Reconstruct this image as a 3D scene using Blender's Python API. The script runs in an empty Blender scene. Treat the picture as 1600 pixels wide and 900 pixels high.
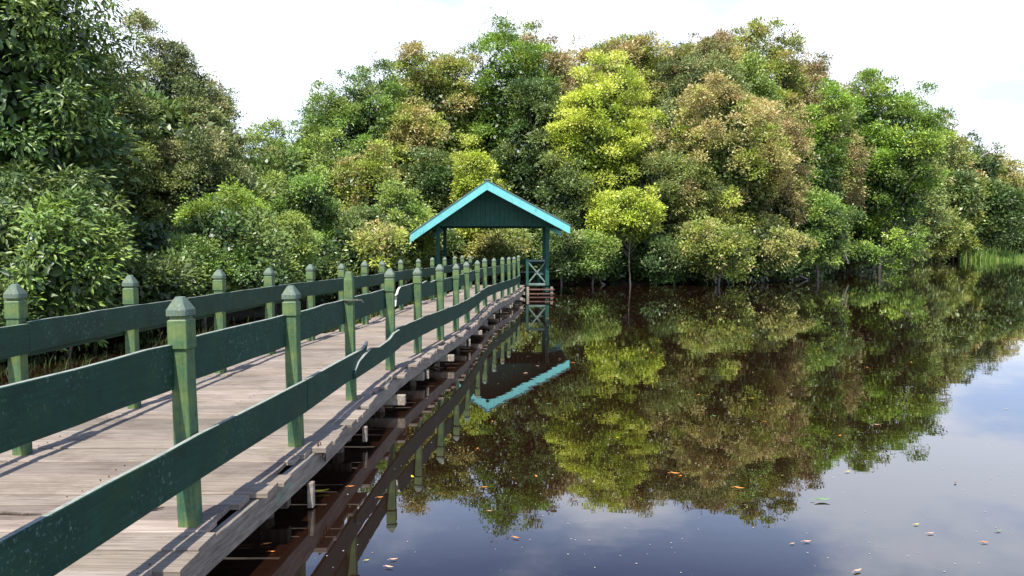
import bpy, bmesh, math, random
import numpy as np
from mathutils import Vector, Matrix

C = bpy.context.scene.collection
R = math.radians

# ------------------------------------------------------------------ camera
FPX = 1200.0
PITCH = math.atan(62 / FPX)
CAM = Vector((0, 0, 1.9))
cam = bpy.data.objects.new('camera', bpy.data.cameras.new('camera'))
C.objects.link(cam)
cam.data.sensor_width = 36
cam.data.lens = 27.0
cam.data.clip_start = 0.05
cam.data.clip_end = 5000
cam.location = CAM
cam.rotation_euler = (R(90) - PITCH, 0, 0)
bpy.context.scene.camera = cam

# ------------------------------------------------------------------ sun and sky
SUNV = Vector((0.15, 0.56, -1)).normalized()
SUN_EL = math.asin(-SUNV.z)
sun = bpy.data.objects.new('sun', bpy.data.lights.new('sun', 'SUN'))
C.objects.link(sun)
sun.data.energy = 5.0
sun.data.angle = R(0.55)
sun.data.color = (1.0, 0.955, 0.88)
sun.rotation_euler = SUNV.to_track_quat('-Z', 'Y').to_euler()

w = bpy.data.worlds.new('World')
bpy.context.scene.world = w
w.use_nodes = True
nt = w.node_tree
nt.nodes.clear()
def N(t, **k):
    n = nt.nodes.new(t)
    for a, b in k.items():
        setattr(n, a, b)
    return n
wo = N('ShaderNodeOutputWorld')
bg = N('ShaderNodeBackground')
bg.inputs['Strength'].default_value = 0.105
sky = N('ShaderNodeTexSky', sky_type='NISHITA', sun_disc=False)
sky.sun_elevation = SUN_EL
sky.sun_rotation = math.atan2(-SUNV.x, -SUNV.y)
sky.air_density = 1.0
sky.dust_density = 0.6
sky.ozone_density = 1.5
tc = N('ShaderNodeTexCoord')
sep = N('ShaderNodeSeparateXYZ')
nt.links.new(tc.outputs['Generated'], sep.inputs[0])
# cloud layer: project the view direction on a high flat layer
addz = N('ShaderNodeMath', operation='ADD'); addz.inputs[1].default_value = 0.18
nt.links.new(sep.outputs['Z'], addz.inputs[0])
mxz = N('ShaderNodeMath', operation='MAXIMUM'); mxz.inputs[1].default_value = 0.03
nt.links.new(addz.outputs[0], mxz.inputs[0])
dx = N('ShaderNodeMath', operation='DIVIDE'); dy = N('ShaderNodeMath', operation='DIVIDE')
nt.links.new(sep.outputs['X'], dx.inputs[0]); nt.links.new(mxz.outputs[0], dx.inputs[1])
nt.links.new(sep.outputs['Y'], dy.inputs[0]); nt.links.new(mxz.outputs[0], dy.inputs[1])
cmb = N('ShaderNodeCombineXYZ')
nt.links.new(dx.outputs[0], cmb.inputs[0]); nt.links.new(dy.outputs[0], cmb.inputs[1])
cn = N('ShaderNodeTexNoise')
cn.inputs['Scale'].default_value = 1.5
cn.inputs['Detail'].default_value = 6
cn.inputs['Roughness'].default_value = 0.52
nt.links.new(cmb.outputs[0], cn.inputs['Vector'])
# cover: full cloud near the horizon, broken higher up
cov = N('ShaderNodeMapRange', clamp=True)
cov.inputs['From Min'].default_value = 0.25
cov.inputs['From Max'].default_value = 0.36
cov.inputs['To Min'].default_value = 0.17
cov.inputs['To Max'].default_value = 0.0
nt.links.new(sep.outputs['Z'], cov.inputs['Value'])
cadd = N('ShaderNodeMath', operation='ADD')
nt.links.new(cn.outputs['Fac'], cadd.inputs[0]); nt.links.new(cov.outputs[0], cadd.inputs[1])
cr = N('ShaderNodeMapRange', clamp=True, interpolation_type='SMOOTHSTEP')
cr.inputs['From Min'].default_value = 0.48
cr.inputs['From Max'].default_value = 0.66
cr.inputs['To Min'].default_value = 0.0
nt.links.new(cadd.outputs[0], cr.inputs['Value'])
mixs = N('ShaderNodeMixRGB')
skyb = N('ShaderNodeMixRGB', blend_type='MULTIPLY'); skyb.inputs[0].default_value = 1
skyb.inputs[2].default_value = (0.95, 1.05, 1.25, 1)
nt.links.new(sky.outputs[0], skyb.inputs[1])
# the cloud field thins out overhead
thin = N('ShaderNodeMapRange', clamp=True)
thin.inputs['From Min'].default_value = 0.40; thin.inputs['From Max'].default_value = 0.62
thin.inputs['To Min'].default_value = 1.0; thin.inputs['To Max'].default_value = 0.12
nt.links.new(sep.outputs['Z'], thin.inputs['Value'])
cthin = N('ShaderNodeMath', operation='MULTIPLY')
nt.links.new(cr.outputs[0], cthin.inputs[0]); nt.links.new(thin.outputs[0], cthin.inputs[1])
nt.links.new(cthin.outputs[0], mixs.inputs[0])
# bright thin haze low in the sky
lowm = N('ShaderNodeMapRange', clamp=True, interpolation_type='SMOOTHSTEP')
lowm.inputs['From Min'].default_value = 0.28; lowm.inputs['From Max'].default_value = 0.42
lowm.inputs['To Min'].default_value = 0.9; lowm.inputs['To Max'].default_value = 0.0
nt.links.new(sep.outputs['Z'], lowm.inputs['Value'])
lowc = N('ShaderNodeMixRGB'); lowc.inputs[2].default_value = (6.3, 8.2, 12.0, 1)
nt.links.new(lowm.outputs[0], lowc.inputs[0]); nt.links.new(skyb.outputs[0], lowc.inputs[1])
nt.links.new(lowc.outputs[0], mixs.inputs[1])
mixs.inputs[2].default_value = (9.7, 10.5, 12.2, 1)
nt.links.new(mixs.outputs[0], bg.inputs['Color'])
nt.links.new(bg.outputs[0], wo.inputs[0])

sc = bpy.context.scene
sc.view_settings.view_transform = 'Standard'
sc.view_settings.look = 'None'
sc.view_settings.exposure = 0.57
sc.view_settings.gamma = 1
sc.view_settings.use_curve_mapping = False
sc.render.engine = 'CYCLES'
sc.cycles.max_bounces = 6
sc.cycles.diffuse_bounces = 2
sc.cycles.glossy_bounces = 3
sc.cycles.transmission_bounces = 3
sc.cycles.use_denoising = True

# ------------------------------------------------------------------ helpers
def ray(px, py):
    v = Vector(((px - 800) / FPX, 1, -(py - 450) / FPX))
    v.rotate(Matrix.Rotation(-PITCH, 3, 'X'))
    return v
def at_depth(px, py, d):
    v = ray(px, py)
    return CAM + v * (d / v.y)
def at_z(px, py, z):
    v = ray(px, py)
    return CAM + v * ((z - CAM.z) / v.z)

def tag(o, label=None, cat=None, group=None, kind=None):
    if label: o['label'] = label
    if cat: o['category'] = cat
    if group: o['group'] = group
    if kind: o['kind'] = kind
    return o
def empty(name, loc=(0, 0, 0), label=None, cat=None, group=None):
    o = bpy.data.objects.new(name, None)
    C.objects.link(o)
    o.location = loc
    o.empty_display_size = 0.2
    return tag(o, label, cat, group)
def link(name, me, mat=None, parent=None, loc=None):
    o = bpy.data.objects.new(name, me)
    C.objects.link(o)
    if mat and not me.materials: me.materials.append(mat)
    if parent: o.parent = parent
    if loc is not None: o.location = loc
    return o

class MB:
    """collects vertices and faces; points are given in world space, built relative to an origin"""
    def __init__(s): s.v, s.f = [], []
    def add(s, vs, fs):
        k = len(s.v); s.v += [tuple(v) for v in vs]; s.f += [tuple(i + k for i in f) for f in fs]
    def box(s, x0, x1, y0, y1, z0, z1):
        s.add([(x0,y0,z0),(x1,y0,z0),(x1,y1,z0),(x0,y1,z0),(x0,y0,z1),(x1,y0,z1),(x1,y1,z1),(x0,y1,z1)],
              [(0,3,2,1),(4,5,6,7),(0,1,5,4),(1,2,6,5),(2,3,7,6),(3,0,4,7)])
    def stack(s, secs, n=4, rot=math.pi/4, cx=0, cy=0):
        """secs: (z, half width[, dx, dy]) square or round rings joined bottom to top"""
        vs = []
        q = math.sqrt(2) if n == 4 else 1
        for sct in secs:
            z, h = sct[0], sct[1]; ox = sct[2] if len(sct) > 2 else 0; oy = sct[3] if len(sct) > 3 else 0
            for i in range(n):
                a = rot + i * 2 * math.pi / n
                vs.append((cx + ox + h * q * math.cos(a), cy + oy + h * q * math.sin(a), z))
        fs = [tuple(reversed(range(n))), tuple(range((len(secs)-1)*n, len(secs)*n))]
        for k in range(len(secs)-1):
            for i in range(n):
                j = (i + 1) % n
                fs.append((k*n+i, k*n+j, (k+1)*n+j, (k+1)*n+i))
        s.add(vs, fs)
    def bar(s, p, q, wd, ht, up=(0,0,1)):
        """rectangular bar from p to q; wd sideways, ht along up"""
        p, q = Vector(p), Vector(q); d = (q - p).normalized(); u = Vector(up)
        sd = d.cross(u).normalized(); u = sd.cross(d).normalized()
        vs = []
        for e in (p, q):
            for a, b in ((-1,-1),(1,-1),(1,1),(-1,1)):
                vs.append(e + sd*a*wd/2 + u*b*ht/2)
        s.add(vs, [(0,1,2,3),(7,6,5,4),(0,4,5,1),(1,5,6,2),(2,6,7,3),(3,7,4,0)])
    def tube(s, pts, rads, n=6):
        vs = []; fs = []
        pts = [Vector(p) for p in pts]
        for k, p in enumerate(pts):
            d = (pts[min(k+1, len(pts)-1)] - pts[max(k-1, 0)]).normalized()
            a = d.cross(Vector((0.31, 0.95, 0.1))).normalized(); b = d.cross(a)
            for i in range(n):
                t = i*2*math.pi/n
                vs.append(p + (a*math.cos(t) + b*math.sin(t))*rads[k])
        for k in range(len(pts)-1):
            for i in range(n):
                j = (i+1) % n
                fs.append((k*n+i, k*n+j, (k+1)*n+j, (k+1)*n+i))
        fs.append(tuple(reversed(range(n)))); fs.append(tuple(range((len(pts)-1)*n, len(pts)*n)))
        s.add(vs, fs)
    def build(s, name, mat, parent=None, origin=(0,0,0), bevel=0, loc=None, fix=True, smooth=False):
        me = bpy.data.meshes.new(name)
        o = Vector(origin)
        me.from_pydata([tuple(Vector(v) - o) for v in s.v], [], s.f)
        if fix or bevel:
            bm = bmesh.new(); bm.from_mesh(me)
            bmesh.ops.recalc_face_normals(bm, faces=bm.faces)
            if bevel:
                es = [e for e in bm.edges if len(e.link_faces) == 2 and e.calc_face_angle(0) > 0.5]
                bmesh.ops.bevel(bm, geom=es, offset=bevel, segments=1, affect='EDGES', clamp_overlap=True)
            bm.to_mesh(me); bm.free()
        if smooth:
            me.shade_smooth()
        return link(name, me, mat, parent, loc)

# ------------------------------------------------------------------ materials
def mat_new(name):
    m = bpy.data.materials.new(name); m.use_nodes = True
    t = m.node_tree
    return m, t, t.nodes['Principled BSDF'], t.nodes['Material Output']
def nd(t, typ, **k):
    n = t.nodes.new(typ)
    for a, b in k.items(): setattr(n, a, b)
    return n
def noise(t, scale, detail=4, rough=0.6, vec=None, mapping=None, coord='Object'):
    c = nd(t, 'ShaderNodeTexCoord')
    n = nd(t, 'ShaderNodeTexNoise')
    n.inputs['Scale'].default_value = scale
    n.inputs['Detail'].default_value = detail
    n.inputs['Roughness'].default_value = rough
    src = c.outputs[coord]
    if mapping:
        m = nd(t, 'ShaderNodeMapping'); m.inputs['Scale'].default_value = mapping
        t.links.new(src, m.inputs['Vector']); src = m.outputs[0]
    t.links.new(src, n.inputs['Vector'])
    return n.outputs['Fac']
def ramp(t, fac, stops):
    r = nd(t, 'ShaderNodeValToRGB')
    e = r.color_ramp.elements
    while len(e) < len(stops): e.new(0.5)
    for i, (p, c) in enumerate(stops):
        e[i].position = p; e[i].color = (*c, 1) if len(c) == 3 else c
    t.links.new(fac, r.inputs[0])
    return r.outputs[0]
def mixc(t, fac, a, b, mode='MIX'):
    m = nd(t, 'ShaderNodeMixRGB', blend_type=mode)
    for i, x in ((0, fac), (1, a), (2, b)):
        if hasattr(x, 'links') or hasattr(x, 'is_output'): t.links.new(x, m.inputs[i])
        elif isinstance(x, (int, float)): m.inputs[i].default_value = x
        else: m.inputs[i].default_value = (*x, 1)
    return m.outputs[0]
def bump(t, h, strength, dist, bsdf):
    b = nd(t, 'ShaderNodeBump'); b.inputs['Strength'].default_value = strength; b.inputs['Distance'].default_value = dist
    t.links.new(h, b.inputs['Height']); t.links.new(b.outputs[0], bsdf.inputs['Normal'])
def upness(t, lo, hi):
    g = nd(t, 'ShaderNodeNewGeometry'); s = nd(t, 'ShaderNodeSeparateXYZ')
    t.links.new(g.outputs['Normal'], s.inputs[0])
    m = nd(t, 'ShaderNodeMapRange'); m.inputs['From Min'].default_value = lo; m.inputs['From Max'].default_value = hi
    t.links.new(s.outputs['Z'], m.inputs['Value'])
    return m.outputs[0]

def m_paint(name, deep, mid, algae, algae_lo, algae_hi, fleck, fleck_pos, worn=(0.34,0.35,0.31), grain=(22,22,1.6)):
    m, t, b, o = mat_new(name)
    base = ramp(t, noise(t, 5, 5, 0.65), [(0.3, deep), (0.7, mid)])
    al = ramp(t, noise(t, 3.3, 5, 0.7), [(algae_lo, (0,0,0)), (algae_hi, (1,1,1))])
    c = mixc(t, al, base, algae)
    gr = ramp(t, noise(t, 3, 7, 0.75, mapping=grain), [(0.3, (0.6,0.62,0.6)), (0.55, (1,1,1)), (0.75, (1.3,1.25,1.25))])
    c = mixc(t, 1.0, c, gr, 'MULTIPLY')
    fl = ramp(t, noise(t, 42, 6, 0.75), [(fleck_pos, (0,0,0)), (fleck_pos+0.05, (1,1,1))])
    big = ramp(t, noise(t, 2.2, 3, 0.6), [(0.45, (0,0,0)), (0.6, (1,1,1))])
    ff = mixc(t, 1.0, fl, big, 'MULTIPLY')
    c = mixc(t, ff, c, fleck)
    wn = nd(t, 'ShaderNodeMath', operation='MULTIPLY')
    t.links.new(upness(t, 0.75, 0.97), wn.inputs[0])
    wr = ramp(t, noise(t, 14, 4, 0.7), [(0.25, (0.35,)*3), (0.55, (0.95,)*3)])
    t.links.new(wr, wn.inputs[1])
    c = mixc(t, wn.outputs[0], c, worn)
    t.links.new(c, b.inputs['Base Color'])
    b.inputs['Roughness'].default_value = 0.62
    b.inputs['Specular IOR Level'].default_value = 0.3
    bump(t, noise(t, 22, 6, 0.7), 0.5, 0.004, b)
    return m
M = {}
M['post'] = m_paint('post_paint', (0.030,0.085,0.048), (0.070,0.155,0.080), (0.16,0.21,0.06), 0.44, 0.66, (0.26,0.36,0.22), 0.62)
M['cap'] = m_paint('cap_paint', (0.06,0.10,0.075), (0.14,0.19,0.15), (0.22,0.25,0.10), 0.52, 0.75, (0.38,0.45,0.38), 0.57, worn=(0.26,0.34,0.25))
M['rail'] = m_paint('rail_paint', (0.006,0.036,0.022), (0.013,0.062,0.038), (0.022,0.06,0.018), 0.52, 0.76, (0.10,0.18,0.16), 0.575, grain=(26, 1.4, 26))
M['shelter_green'] = m_paint('shelter_paint', (0.008,0.065,0.048), (0.018,0.10,0.07), (0.03,0.09,0.05), 0.6, 0.85, (0.12,0.22,0.18), 0.7, worn=(0.3,0.36,0.33))
M['pale_frame'] = m_paint('pale_frame_paint', (0.10,0.17,0.145), (0.20,0.28,0.24), (0.2,0.3,0.2), 0.6, 0.8, (0.4,0.45,0.4), 0.6)
def m_turq():
    m, t, b, o = mat_new('turquoise_paint')
    c = ramp(t, noise(t, 4, 6, 0.7), [(0.3, (0.13,0.47,0.46)), (0.7, (0.18,0.58,0.57))])
    dr = ramp(t, noise(t, 9, 6, 0.75, mapping=(1, 1, 0.3)), [(0.30, (0.55,0.58,0.55)), (0.42, (1,1,1))])
    c = mixc(t, 1.0, c, dr, 'MULTIPLY')
    t.links.new(c, b.inputs['Base Color']); b.inputs['Roughness'].default_value = 0.5
    return m
M['turq'] = m_turq()

def m_wood(name, dark, mid, light, grain=(1.2, 14, 14), attr=True, bumpd=0.004, green=0.0, rough=0.85):
    m, t, b, o = mat_new(name)
    g = ramp(t, noise(t, 2.5, 8, 0.7, mapping=grain), [(0.30, dark), (0.5, mid), (0.72, light)])
    c = g
    big = ramp(t, noise(t, 1.3, 4, 0.6), [(0.3, (0.78,0.76,0.74)), (0.7, (1.1,1.08,1.06))])
    c = mixc(t, 1.0, c, big, 'MULTIPLY')
    # short dark checks along the grain
    ck = ramp(t, noise(t, 3.2, 5, 0.75, mapping=(grain[0]*1.2, grain[1]*2.5, grain[2]*2.5)), [(0.27, (0.3,0.27,0.25)), (0.36, (1,1,1))])
    c = mixc(t, 1.0, c, ck, 'MULTIPLY')
    if name == 'weathered_plank':
        st = ramp(t, noise(t, 1.9, 7, 0.75, mapping=(1, 1.6, 1)), [(0.33, (0.55,0.52,0.5)), (0.5, (1,1,1))])
        c = mixc(t, 0.7, c, st, 'MULTIPLY')
    if attr:
        a = nd(t, 'ShaderNodeAttribute'); a.attribute_name = 'tint'
        c = mixc(t, 1.0, c, a.outputs['Color'], 'MULTIPLY')
    if green:
        gl = ramp(t, noise(t, 2.7, 5, 0.7), [(0.56, (0,0,0)), (0.66, (green,)*3)])
        c = mixc(t, gl, c, (0.12, 0.30, 0.20))
    t.links.new(c, b.inputs['Base Color']); b.inputs['Roughness'].default_value = rough
    b.inputs['Specular IOR Level'].default_value = 0.25
    bump(t, noise(t, 3, 8, 0.7, mapping=grain), 0.7, bumpd, b)
    return m
M['deck'] = m_wood('weathered_plank', (0.165,0.135,0.11), (0.29,0.243,0.205), (0.415,0.362,0.315), grain=(1.0, 26, 26))
M['beam'] = m_wood('weathered_beam', (0.10,0.085,0.07), (0.24,0.21,0.18), (0.36,0.33,0.29), grain=(22,1.2,22), attr=False, green=0.7)
M['pile'] = m_wood('wet_pile', (0.045,0.035,0.028), (0.10,0.08,0.062), (0.18,0.15,0.12), grain=(12,12,1.2), attr=False)
M['stub'] = m_wood('cut_timber', (0.16,0.13,0.10), (0.30,0.26,0.21), (0.5,0.46,0.38), grain=(10,10,10), attr=False)
M['raw'] = m_wood('raw_broken_wood', (0.45,0.40,0.33), (0.6,0.55,0.47), (0.72,0.68,0.6), grain=(8,8,8), attr=False)
M['rust_wood'] = m_wood('stained_step', (0.07,0.035,0.028), (0.16,0.085,0.07), (0.3,0.22,0.19), grain=(1.2,12,12), attr=False)
def m_simple(name, col, rough=0.7, metal=0.0):
    m, t, b, o = mat_new(name)
    c = ramp(t, noise(t, 8, 5, 0.7), [(0.3, tuple(x*0.65 for x in col)), (0.7, tuple(min(1, x*1.25) for x in col))])
    t.links.new(c, b.inputs['Base Color']); b.inputs['Roughness'].default_value = rough; b.inputs['Metallic'].default_value = metal
    return m
M['roof_metal'] = m_simple('roof_sheet', (0.22,0.26,0.25), 0.5)
M['rust'] = m_simple('rusty_iron', (0.10,0.05,0.03), 0.8, 0.3)
M['rope'] = m_simple('rope_fibre', (0.12,0.13,0.08), 0.9)

def m_leaf(name, dark, light, flush, transl=0.28, rough=0.42, spec=0.5):
    m, t, b, o = mat_new(name)
    a = nd(t, 'ShaderNodeAttribute'); a.attribute_name = 'tint'
    s = nd(t, 'ShaderNodeSeparateColor'); t.links.new(a.outputs['Color'], s.inputs[0])
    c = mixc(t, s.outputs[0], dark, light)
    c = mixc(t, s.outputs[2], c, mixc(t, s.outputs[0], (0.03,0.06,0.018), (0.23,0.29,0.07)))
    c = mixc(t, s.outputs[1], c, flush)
    t.links.new(c, b.inputs['Base Color'])
    b.inputs['Roughness'].default_value = rough
    b.inputs['Specular IOR Level'].default_value = spec
    tr = nd(t, 'ShaderNodeBsdfTranslucent')
    t.links.new(mixc(t, 1.0, c, (1.25,1.2,0.6), 'MULTIPLY'), tr.inputs['Color'])
    mx = nd(t, 'ShaderNodeMixShader'); mx.inputs[0].default_value = transl
    t.links.new(b.outputs[0], mx.inputs[1]); t.links.new(tr.outputs[0], mx.inputs[2])
    t.links.new(mx.outputs[0], o.inputs['Surface'])
    return m
LEAF = {
 'glossy': m_leaf('leaf_glossy_dark', (0.022,0.060,0.013), (0.174,0.304,0.055), (0.316,0.455,0.069), 0.17, 0.4, 0.5),
 'vivid':  m_leaf('leaf_vivid_green', (0.038,0.090,0.011), (0.277,0.449,0.053), (0.484,0.605,0.088), 0.23, 0.38),
 'green':  m_leaf('leaf_mid_green', (0.030,0.075,0.017), (0.232,0.386,0.066), (0.430,0.531,0.103), 0.19, 0.42),
 'deep':   m_leaf('leaf_deep_green', (0.019,0.045,0.015), (0.105,0.185,0.046), (0.194,0.242,0.066), 0.15, 0.4),
 'olive':  m_leaf('leaf_olive', (0.038,0.064,0.019), (0.290,0.359,0.085), (0.481,0.418,0.127), 0.17, 0.45),
 'greyish':m_leaf('leaf_grey_olive', (0.045,0.068,0.026), (0.275,0.331,0.121), (0.430,0.366,0.161), 0.15, 0.42),
 'lemon':  m_leaf('leaf_lemon', (0.15,0.225,0.015), (0.583,0.700,0.077), (0.800,0.800,0.176), 0.26, 0.42),
 'gold':   m_leaf('leaf_gold_green', (0.068,0.105,0.019), (0.44,0.52,0.085), (0.66,0.47,0.25), 0.22, 0.42),
 'russet': m_leaf('leaf_russet', (0.053,0.075,0.022), (0.348,0.344,0.108), (0.56,0.35,0.21), 0.19, 0.45),
}
M['bark'] = m_wood('bark', (0.08,0.07,0.055), (0.17,0.15,0.125), (0.32,0.30,0.26), grain=(6,6,1), attr=False, bumpd=0.02)
M['bark_pale'] = m_wood('bark_pale', (0.2,0.19,0.17), (0.36,0.34,0.31), (0.5,0.48,0.45), grain=(6,6,1), attr=False, bumpd=0.02)

# ------------------------------------------------------------------ ground, water
SHORE = [(-14,-30),(-12,0),(-10.3,9),(-9.0,15),(-7.7,21),(-6.6,27),(-5.4,33),(-4.2,37.5),(-1,39.2),(4,40.5),(8,41),(12,42),(15.5,44.5),
         (18.5,49),(22,56),(27.5,64),(33,74),(41,88),(52,104),(66,122),(84,138),(104,150),(150,160),(600,190)]
def shore_signed(x, y):
    """positive on land (left of / behind the shoreline)"""
    P = np.array(SHORE, float)
    d = np.full(x.shape, 1e9); sgn = np.zeros(x.shape)
    for i in range(len(P)-1):
        a, b = P[i], P[i+1]; ab = b - a
        t = np.clip(((x-a[0])*ab[0] + (y-a[1])*ab[1]) / (ab@ab), 0, 1)
        qx = a[0]+ab[0]*t - x; qy = a[1]+ab[1]*t - y
        dd = np.hypot(qx, qy)
        cr = ab[0]*(y-a[1]) - ab[1]*(x-a[0])
        m = dd < d
        d = np.where(m, dd, d); sgn = np.where(m, np.sign(cr), sgn)
    return d*sgn
def grid_mesh(name, xs, ys, zf):
    X, Y = np.meshgrid(xs, ys)
    Z = zf(X, Y)
    nx, ny = len(xs), len(ys)
    v = np.stack([X.ravel(), Y.ravel(), Z.ravel()], 1).astype(np.float32)
    i = np.arange(nx-1)[None, :] + (np.arange(ny-1)*nx)[:, None]
    f = np.stack([i, i+1, i+1+nx, i+nx], -1).reshape(-1, 4)
    return np_mesh(name, v, f)
def np_mesh(name, v, f, tint=None):
    me = bpy.data.meshes.new(name)
    me.vertices.add(len(v)); me.vertices.foreach_set('co', v.astype(np.float32).ravel())
    k = f.shape[1]
    me.loops.add(f.size); me.loops.foreach_set('vertex_index', f.astype(np.int32).ravel())
    me.polygons.add(len(f)); me.polygons.foreach_set('loop_start', (np.arange(len(f))*k).astype(np.int32))
    me.update(calc_edges=True)
    if tint is not None:
        a = me.color_attributes.new('tint', 'FLOAT_COLOR', 'POINT')
        a.data.foreach_set('color', tint.astype(np.float32).ravel())
    return me
def ground_z(x, y):
    s = shore_signed(np.asarray(x, float), np.asarray(y, float))
    wob = 0.4*np.sin(x*0.9+y*0.37)+0.3*np.sin(y*1.3-x*0.5)
    s = s + wob
    return np.where(s > 0, np.minimum(0.45, 0.03+s*0.14), np.maximum(-1.6, s*0.35)) + 0.03*np.sin(x*2.1)*np.cos(y*1.7)
xs = np.concatenate([[-3000,-1200,-500,-200,-100,-60,-40], np.arange(-30,60,1.0), np.arange(60,170,4.0), [200,300,500,1200,3000]])
ys = np.concatenate([[-3000,-800,-200,-80,-40], np.arange(-30,100,1.0), np.arange(100,200,4.0), [230,300,500,1200,3200]])
m, t, b, o = mat_new('forest_mud')
t.links.new(ramp(t, noise(t, 1.5, 8, 0.7), [(0.3, (0.03,0.022,0.014)), (0.55, (0.06,0.045,0.028)), (0.75, (0.05,0.06,0.025))]), b.inputs['Base Color'])
b.inputs['Roughness'].default_value = 0.95
bump(t, noise(t, 6, 8, 0.7), 0.8, 0.05, b)
g = link('ground', grid_mesh('ground', xs, ys, ground_z), m)
tag(g, kind='structure')

m, t, b, o = mat_new('tannin_water')
b.inputs['Base Color'].default_value = (0.013, 0.0052, 0.003, 1)
b.inputs['Roughness'].default_value = 0.004
b.inputs['IOR'].default_value = 2.1
n1 = noise(t, 1.0, 3, 0.5, mapping=(0.9, 1.6, 1))
n2 = noise(t, 5.0, 2, 0.5, mapping=(0.8, 1.5, 1))
ad = nd(t, 'ShaderNodeMath', operation='MULTIPLY_ADD'); ad.inputs[1].default_value = 0.14
t.links.new(n2, ad.inputs[0]); t.links.new(n1, ad.inputs[2])
# a light breeze reaches only parts of the surface
br = nd(t, 'ShaderNodeMapRange'); br.inputs['From Min'].default_value = 0.42; br.inputs['From Max'].default_value = 0.7
br.inputs['To Min'].default_value = 0.5; br.inputs['To Max'].default_value = 1.6
t.links.new(noise(t, 0.08, 2, 0.5), br.inputs['Value'])
bp = nd(t, 'ShaderNodeBump'); bp.inputs['Distance'].default_value = 0.0085
bs = nd(t, 'ShaderNodeMath', operation='MULTIPLY'); bs.inputs[1].default_value = 0.15
t.links.new(br.outputs[0], bs.inputs[0]); t.links.new(bs.outputs[0], bp.inputs['Strength'])
t.links.new(ad.outputs[0], bp.inputs['Height']); t.links.new(bp.outputs[0], b.inputs['Normal'])
wm = grid_mesh('water', np.array([-3000,-60,-10,0,10,60,300,3000.]), np.array([-3000,-20,0,20,60,200,3200.]), lambda X, Y: X*0)
tag(link('water', wm, m), kind='structure')

# ------------------------------------------------------------------ boardwalk
DZ = 0.40
RP = [(297,820),(463,697),(549,625),(610,577),(653,551),(688,531),(712.4,517),(730,503.6),(745.8,489),(758,478),(772.5,470.5),(785,465.5),(795,461),(803,457),(810,450.5)]
LP = [(35,710),(210,637),(345,583),(423,553),(486,532),(534.6,518),(571,507),(598.5,495),(627,484),(655,475.5),(676,469),(695,463.6),(711,457.5),(723,453.5),(735,450.5)]
rp = [at_z(x, y, DZ) for x, y in RP]
lp = [at_z(x, y, DZ) for x, y in LP]
# the fences run on towards the viewer past the edge of the view
rp = [Vector((-1.86, 0.6, DZ)), Vector((-1.83, 2.4, DZ))] + rp
lp = [Vector((-3.62, 0.6, DZ)), Vector((-3.6, 2.3, DZ)), Vector((-3.58, 3.95, DZ))] + lp
def interp(pts, y):
    P = sorted((p.y, p.x) for p in pts)
    return float(np.interp(y, [a for a, _ in P], [b for _, b in P]))
print('right', [(round(p.x,2), round(p.y,2)) for p in rp]); print('left', [(round(p.x,2), round(p.y,2)) for p in lp])

bw = empty('boardwalk', (-2.6, 0, 0), 'weathered grey plank boardwalk curving over dark water to the shelter', 'boardwalk')
rnd = random.Random(4)
vs, fs, tn = [], [], []
nail_rows = []
y = -0.6
k = 0
while y < 31.0:
    wd = rnd.choice((0.17, 0.19, 0.21, 0.24, 0.27, 0.30))
    if y > 14: wd *= 1.1
    gap = rnd.choice((0.007, 0.010, 0.016, 0.026))
    xl = interp(lp, y) - 0.17 + rnd.uniform(-0.05, 0.05)
    xr = interp(rp, y) + rnd.choice((0.24, 0.23, 0.22, 0.17, 0.13, 0.11)) + rnd.uniform(-0.02, 0.03)
    sk = rnd.uniform(-0.012, 0.012)
    z0 = DZ - 0.032 + rnd.uniform(-0.003, 0.003); z1 = DZ + rnd.uniform(-0.004, 0.004)
    nseg = 8
    tint = rnd.choice((0.72, 0.85, 0.92, 0.95, 1.0, 1.0, 1.08))*rnd.uniform(0.95, 1.05); tr = (tint*rnd.uniform(0.98, 1.03), tint, tint*rnd.uniform(0.95, 1.02), 1)
    base = len(vs)
    for i in range(nseg+1):
        x = xl + (xr - xl)*i/nseg
        yo = sk*(i/nseg-0.5)*2 + 0.0025*rnd.uniform(-1, 1)
        warp = 0.003*math.sin(i*1.3+k)
        ec = 0.006
        for (yy, zz) in ((y+yo+gap/2, z0), (y+wd+yo-gap/2, z0), (y+wd+yo-gap/2, z1-ec+warp), (y+wd+yo-gap/2-ec, z1+warp), (y+yo+gap/2+ec, z1+warp), (y+yo+gap/2, z1-ec+warp)):
            vs.append((x, yy, zz)); tn.append(tr)
    for i in range(nseg):
        for j in range(6):
            a = base+i*6+j; bb = base+i*6+(j+1) % 6
            fs.append((a, bb, bb+6, a+6))
    fs.append(tuple(base+j for j in reversed(range(6)))); fs.append(tuple(base+nseg*6+j for j in range(6)))
    nail_rows.append(y+wd/2)
    y += wd; k += 1
me = bpy.data.meshes.new('deck'); me.from_pydata([(a+2.6, b_, c) for a, b_, c in vs], [], fs)
bm = bmesh.new(); bm.from_mesh(me); bmesh.ops.recalc_face_normals(bm, faces=bm.faces); bm.to_mesh(me); bm.free()
ca = me.color_attributes.new('tint', 'FLOAT_COLOR', 'POINT'); ca.data.foreach_set('color', np.array(tn, np.float32).ravel())
link('deck', me, M['deck'], bw)
O = (-2.6, 0, 0)
q = MB(); rn = random.Random(8); yy = 0.3
for yb_ in nail_rows:
    for xx in (interp(lp, yb_)-0.03, interp(lp, yb_)+0.9, interp(rp, yb_)+0.06):
        for s_ in (-1, 1):
            if rn.random() < 0.6:
                q.stack([(DZ-0.004, 0.0042), (DZ+0.0055, 0.004)], n=6, cx=xx+rn.uniform(-.02, .02), cy=yb_+s_*0.05+rn.uniform(-.012, .012))
tag(q.build('nail_heads', M['rust'], bw, O), kind='stuff')
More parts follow.
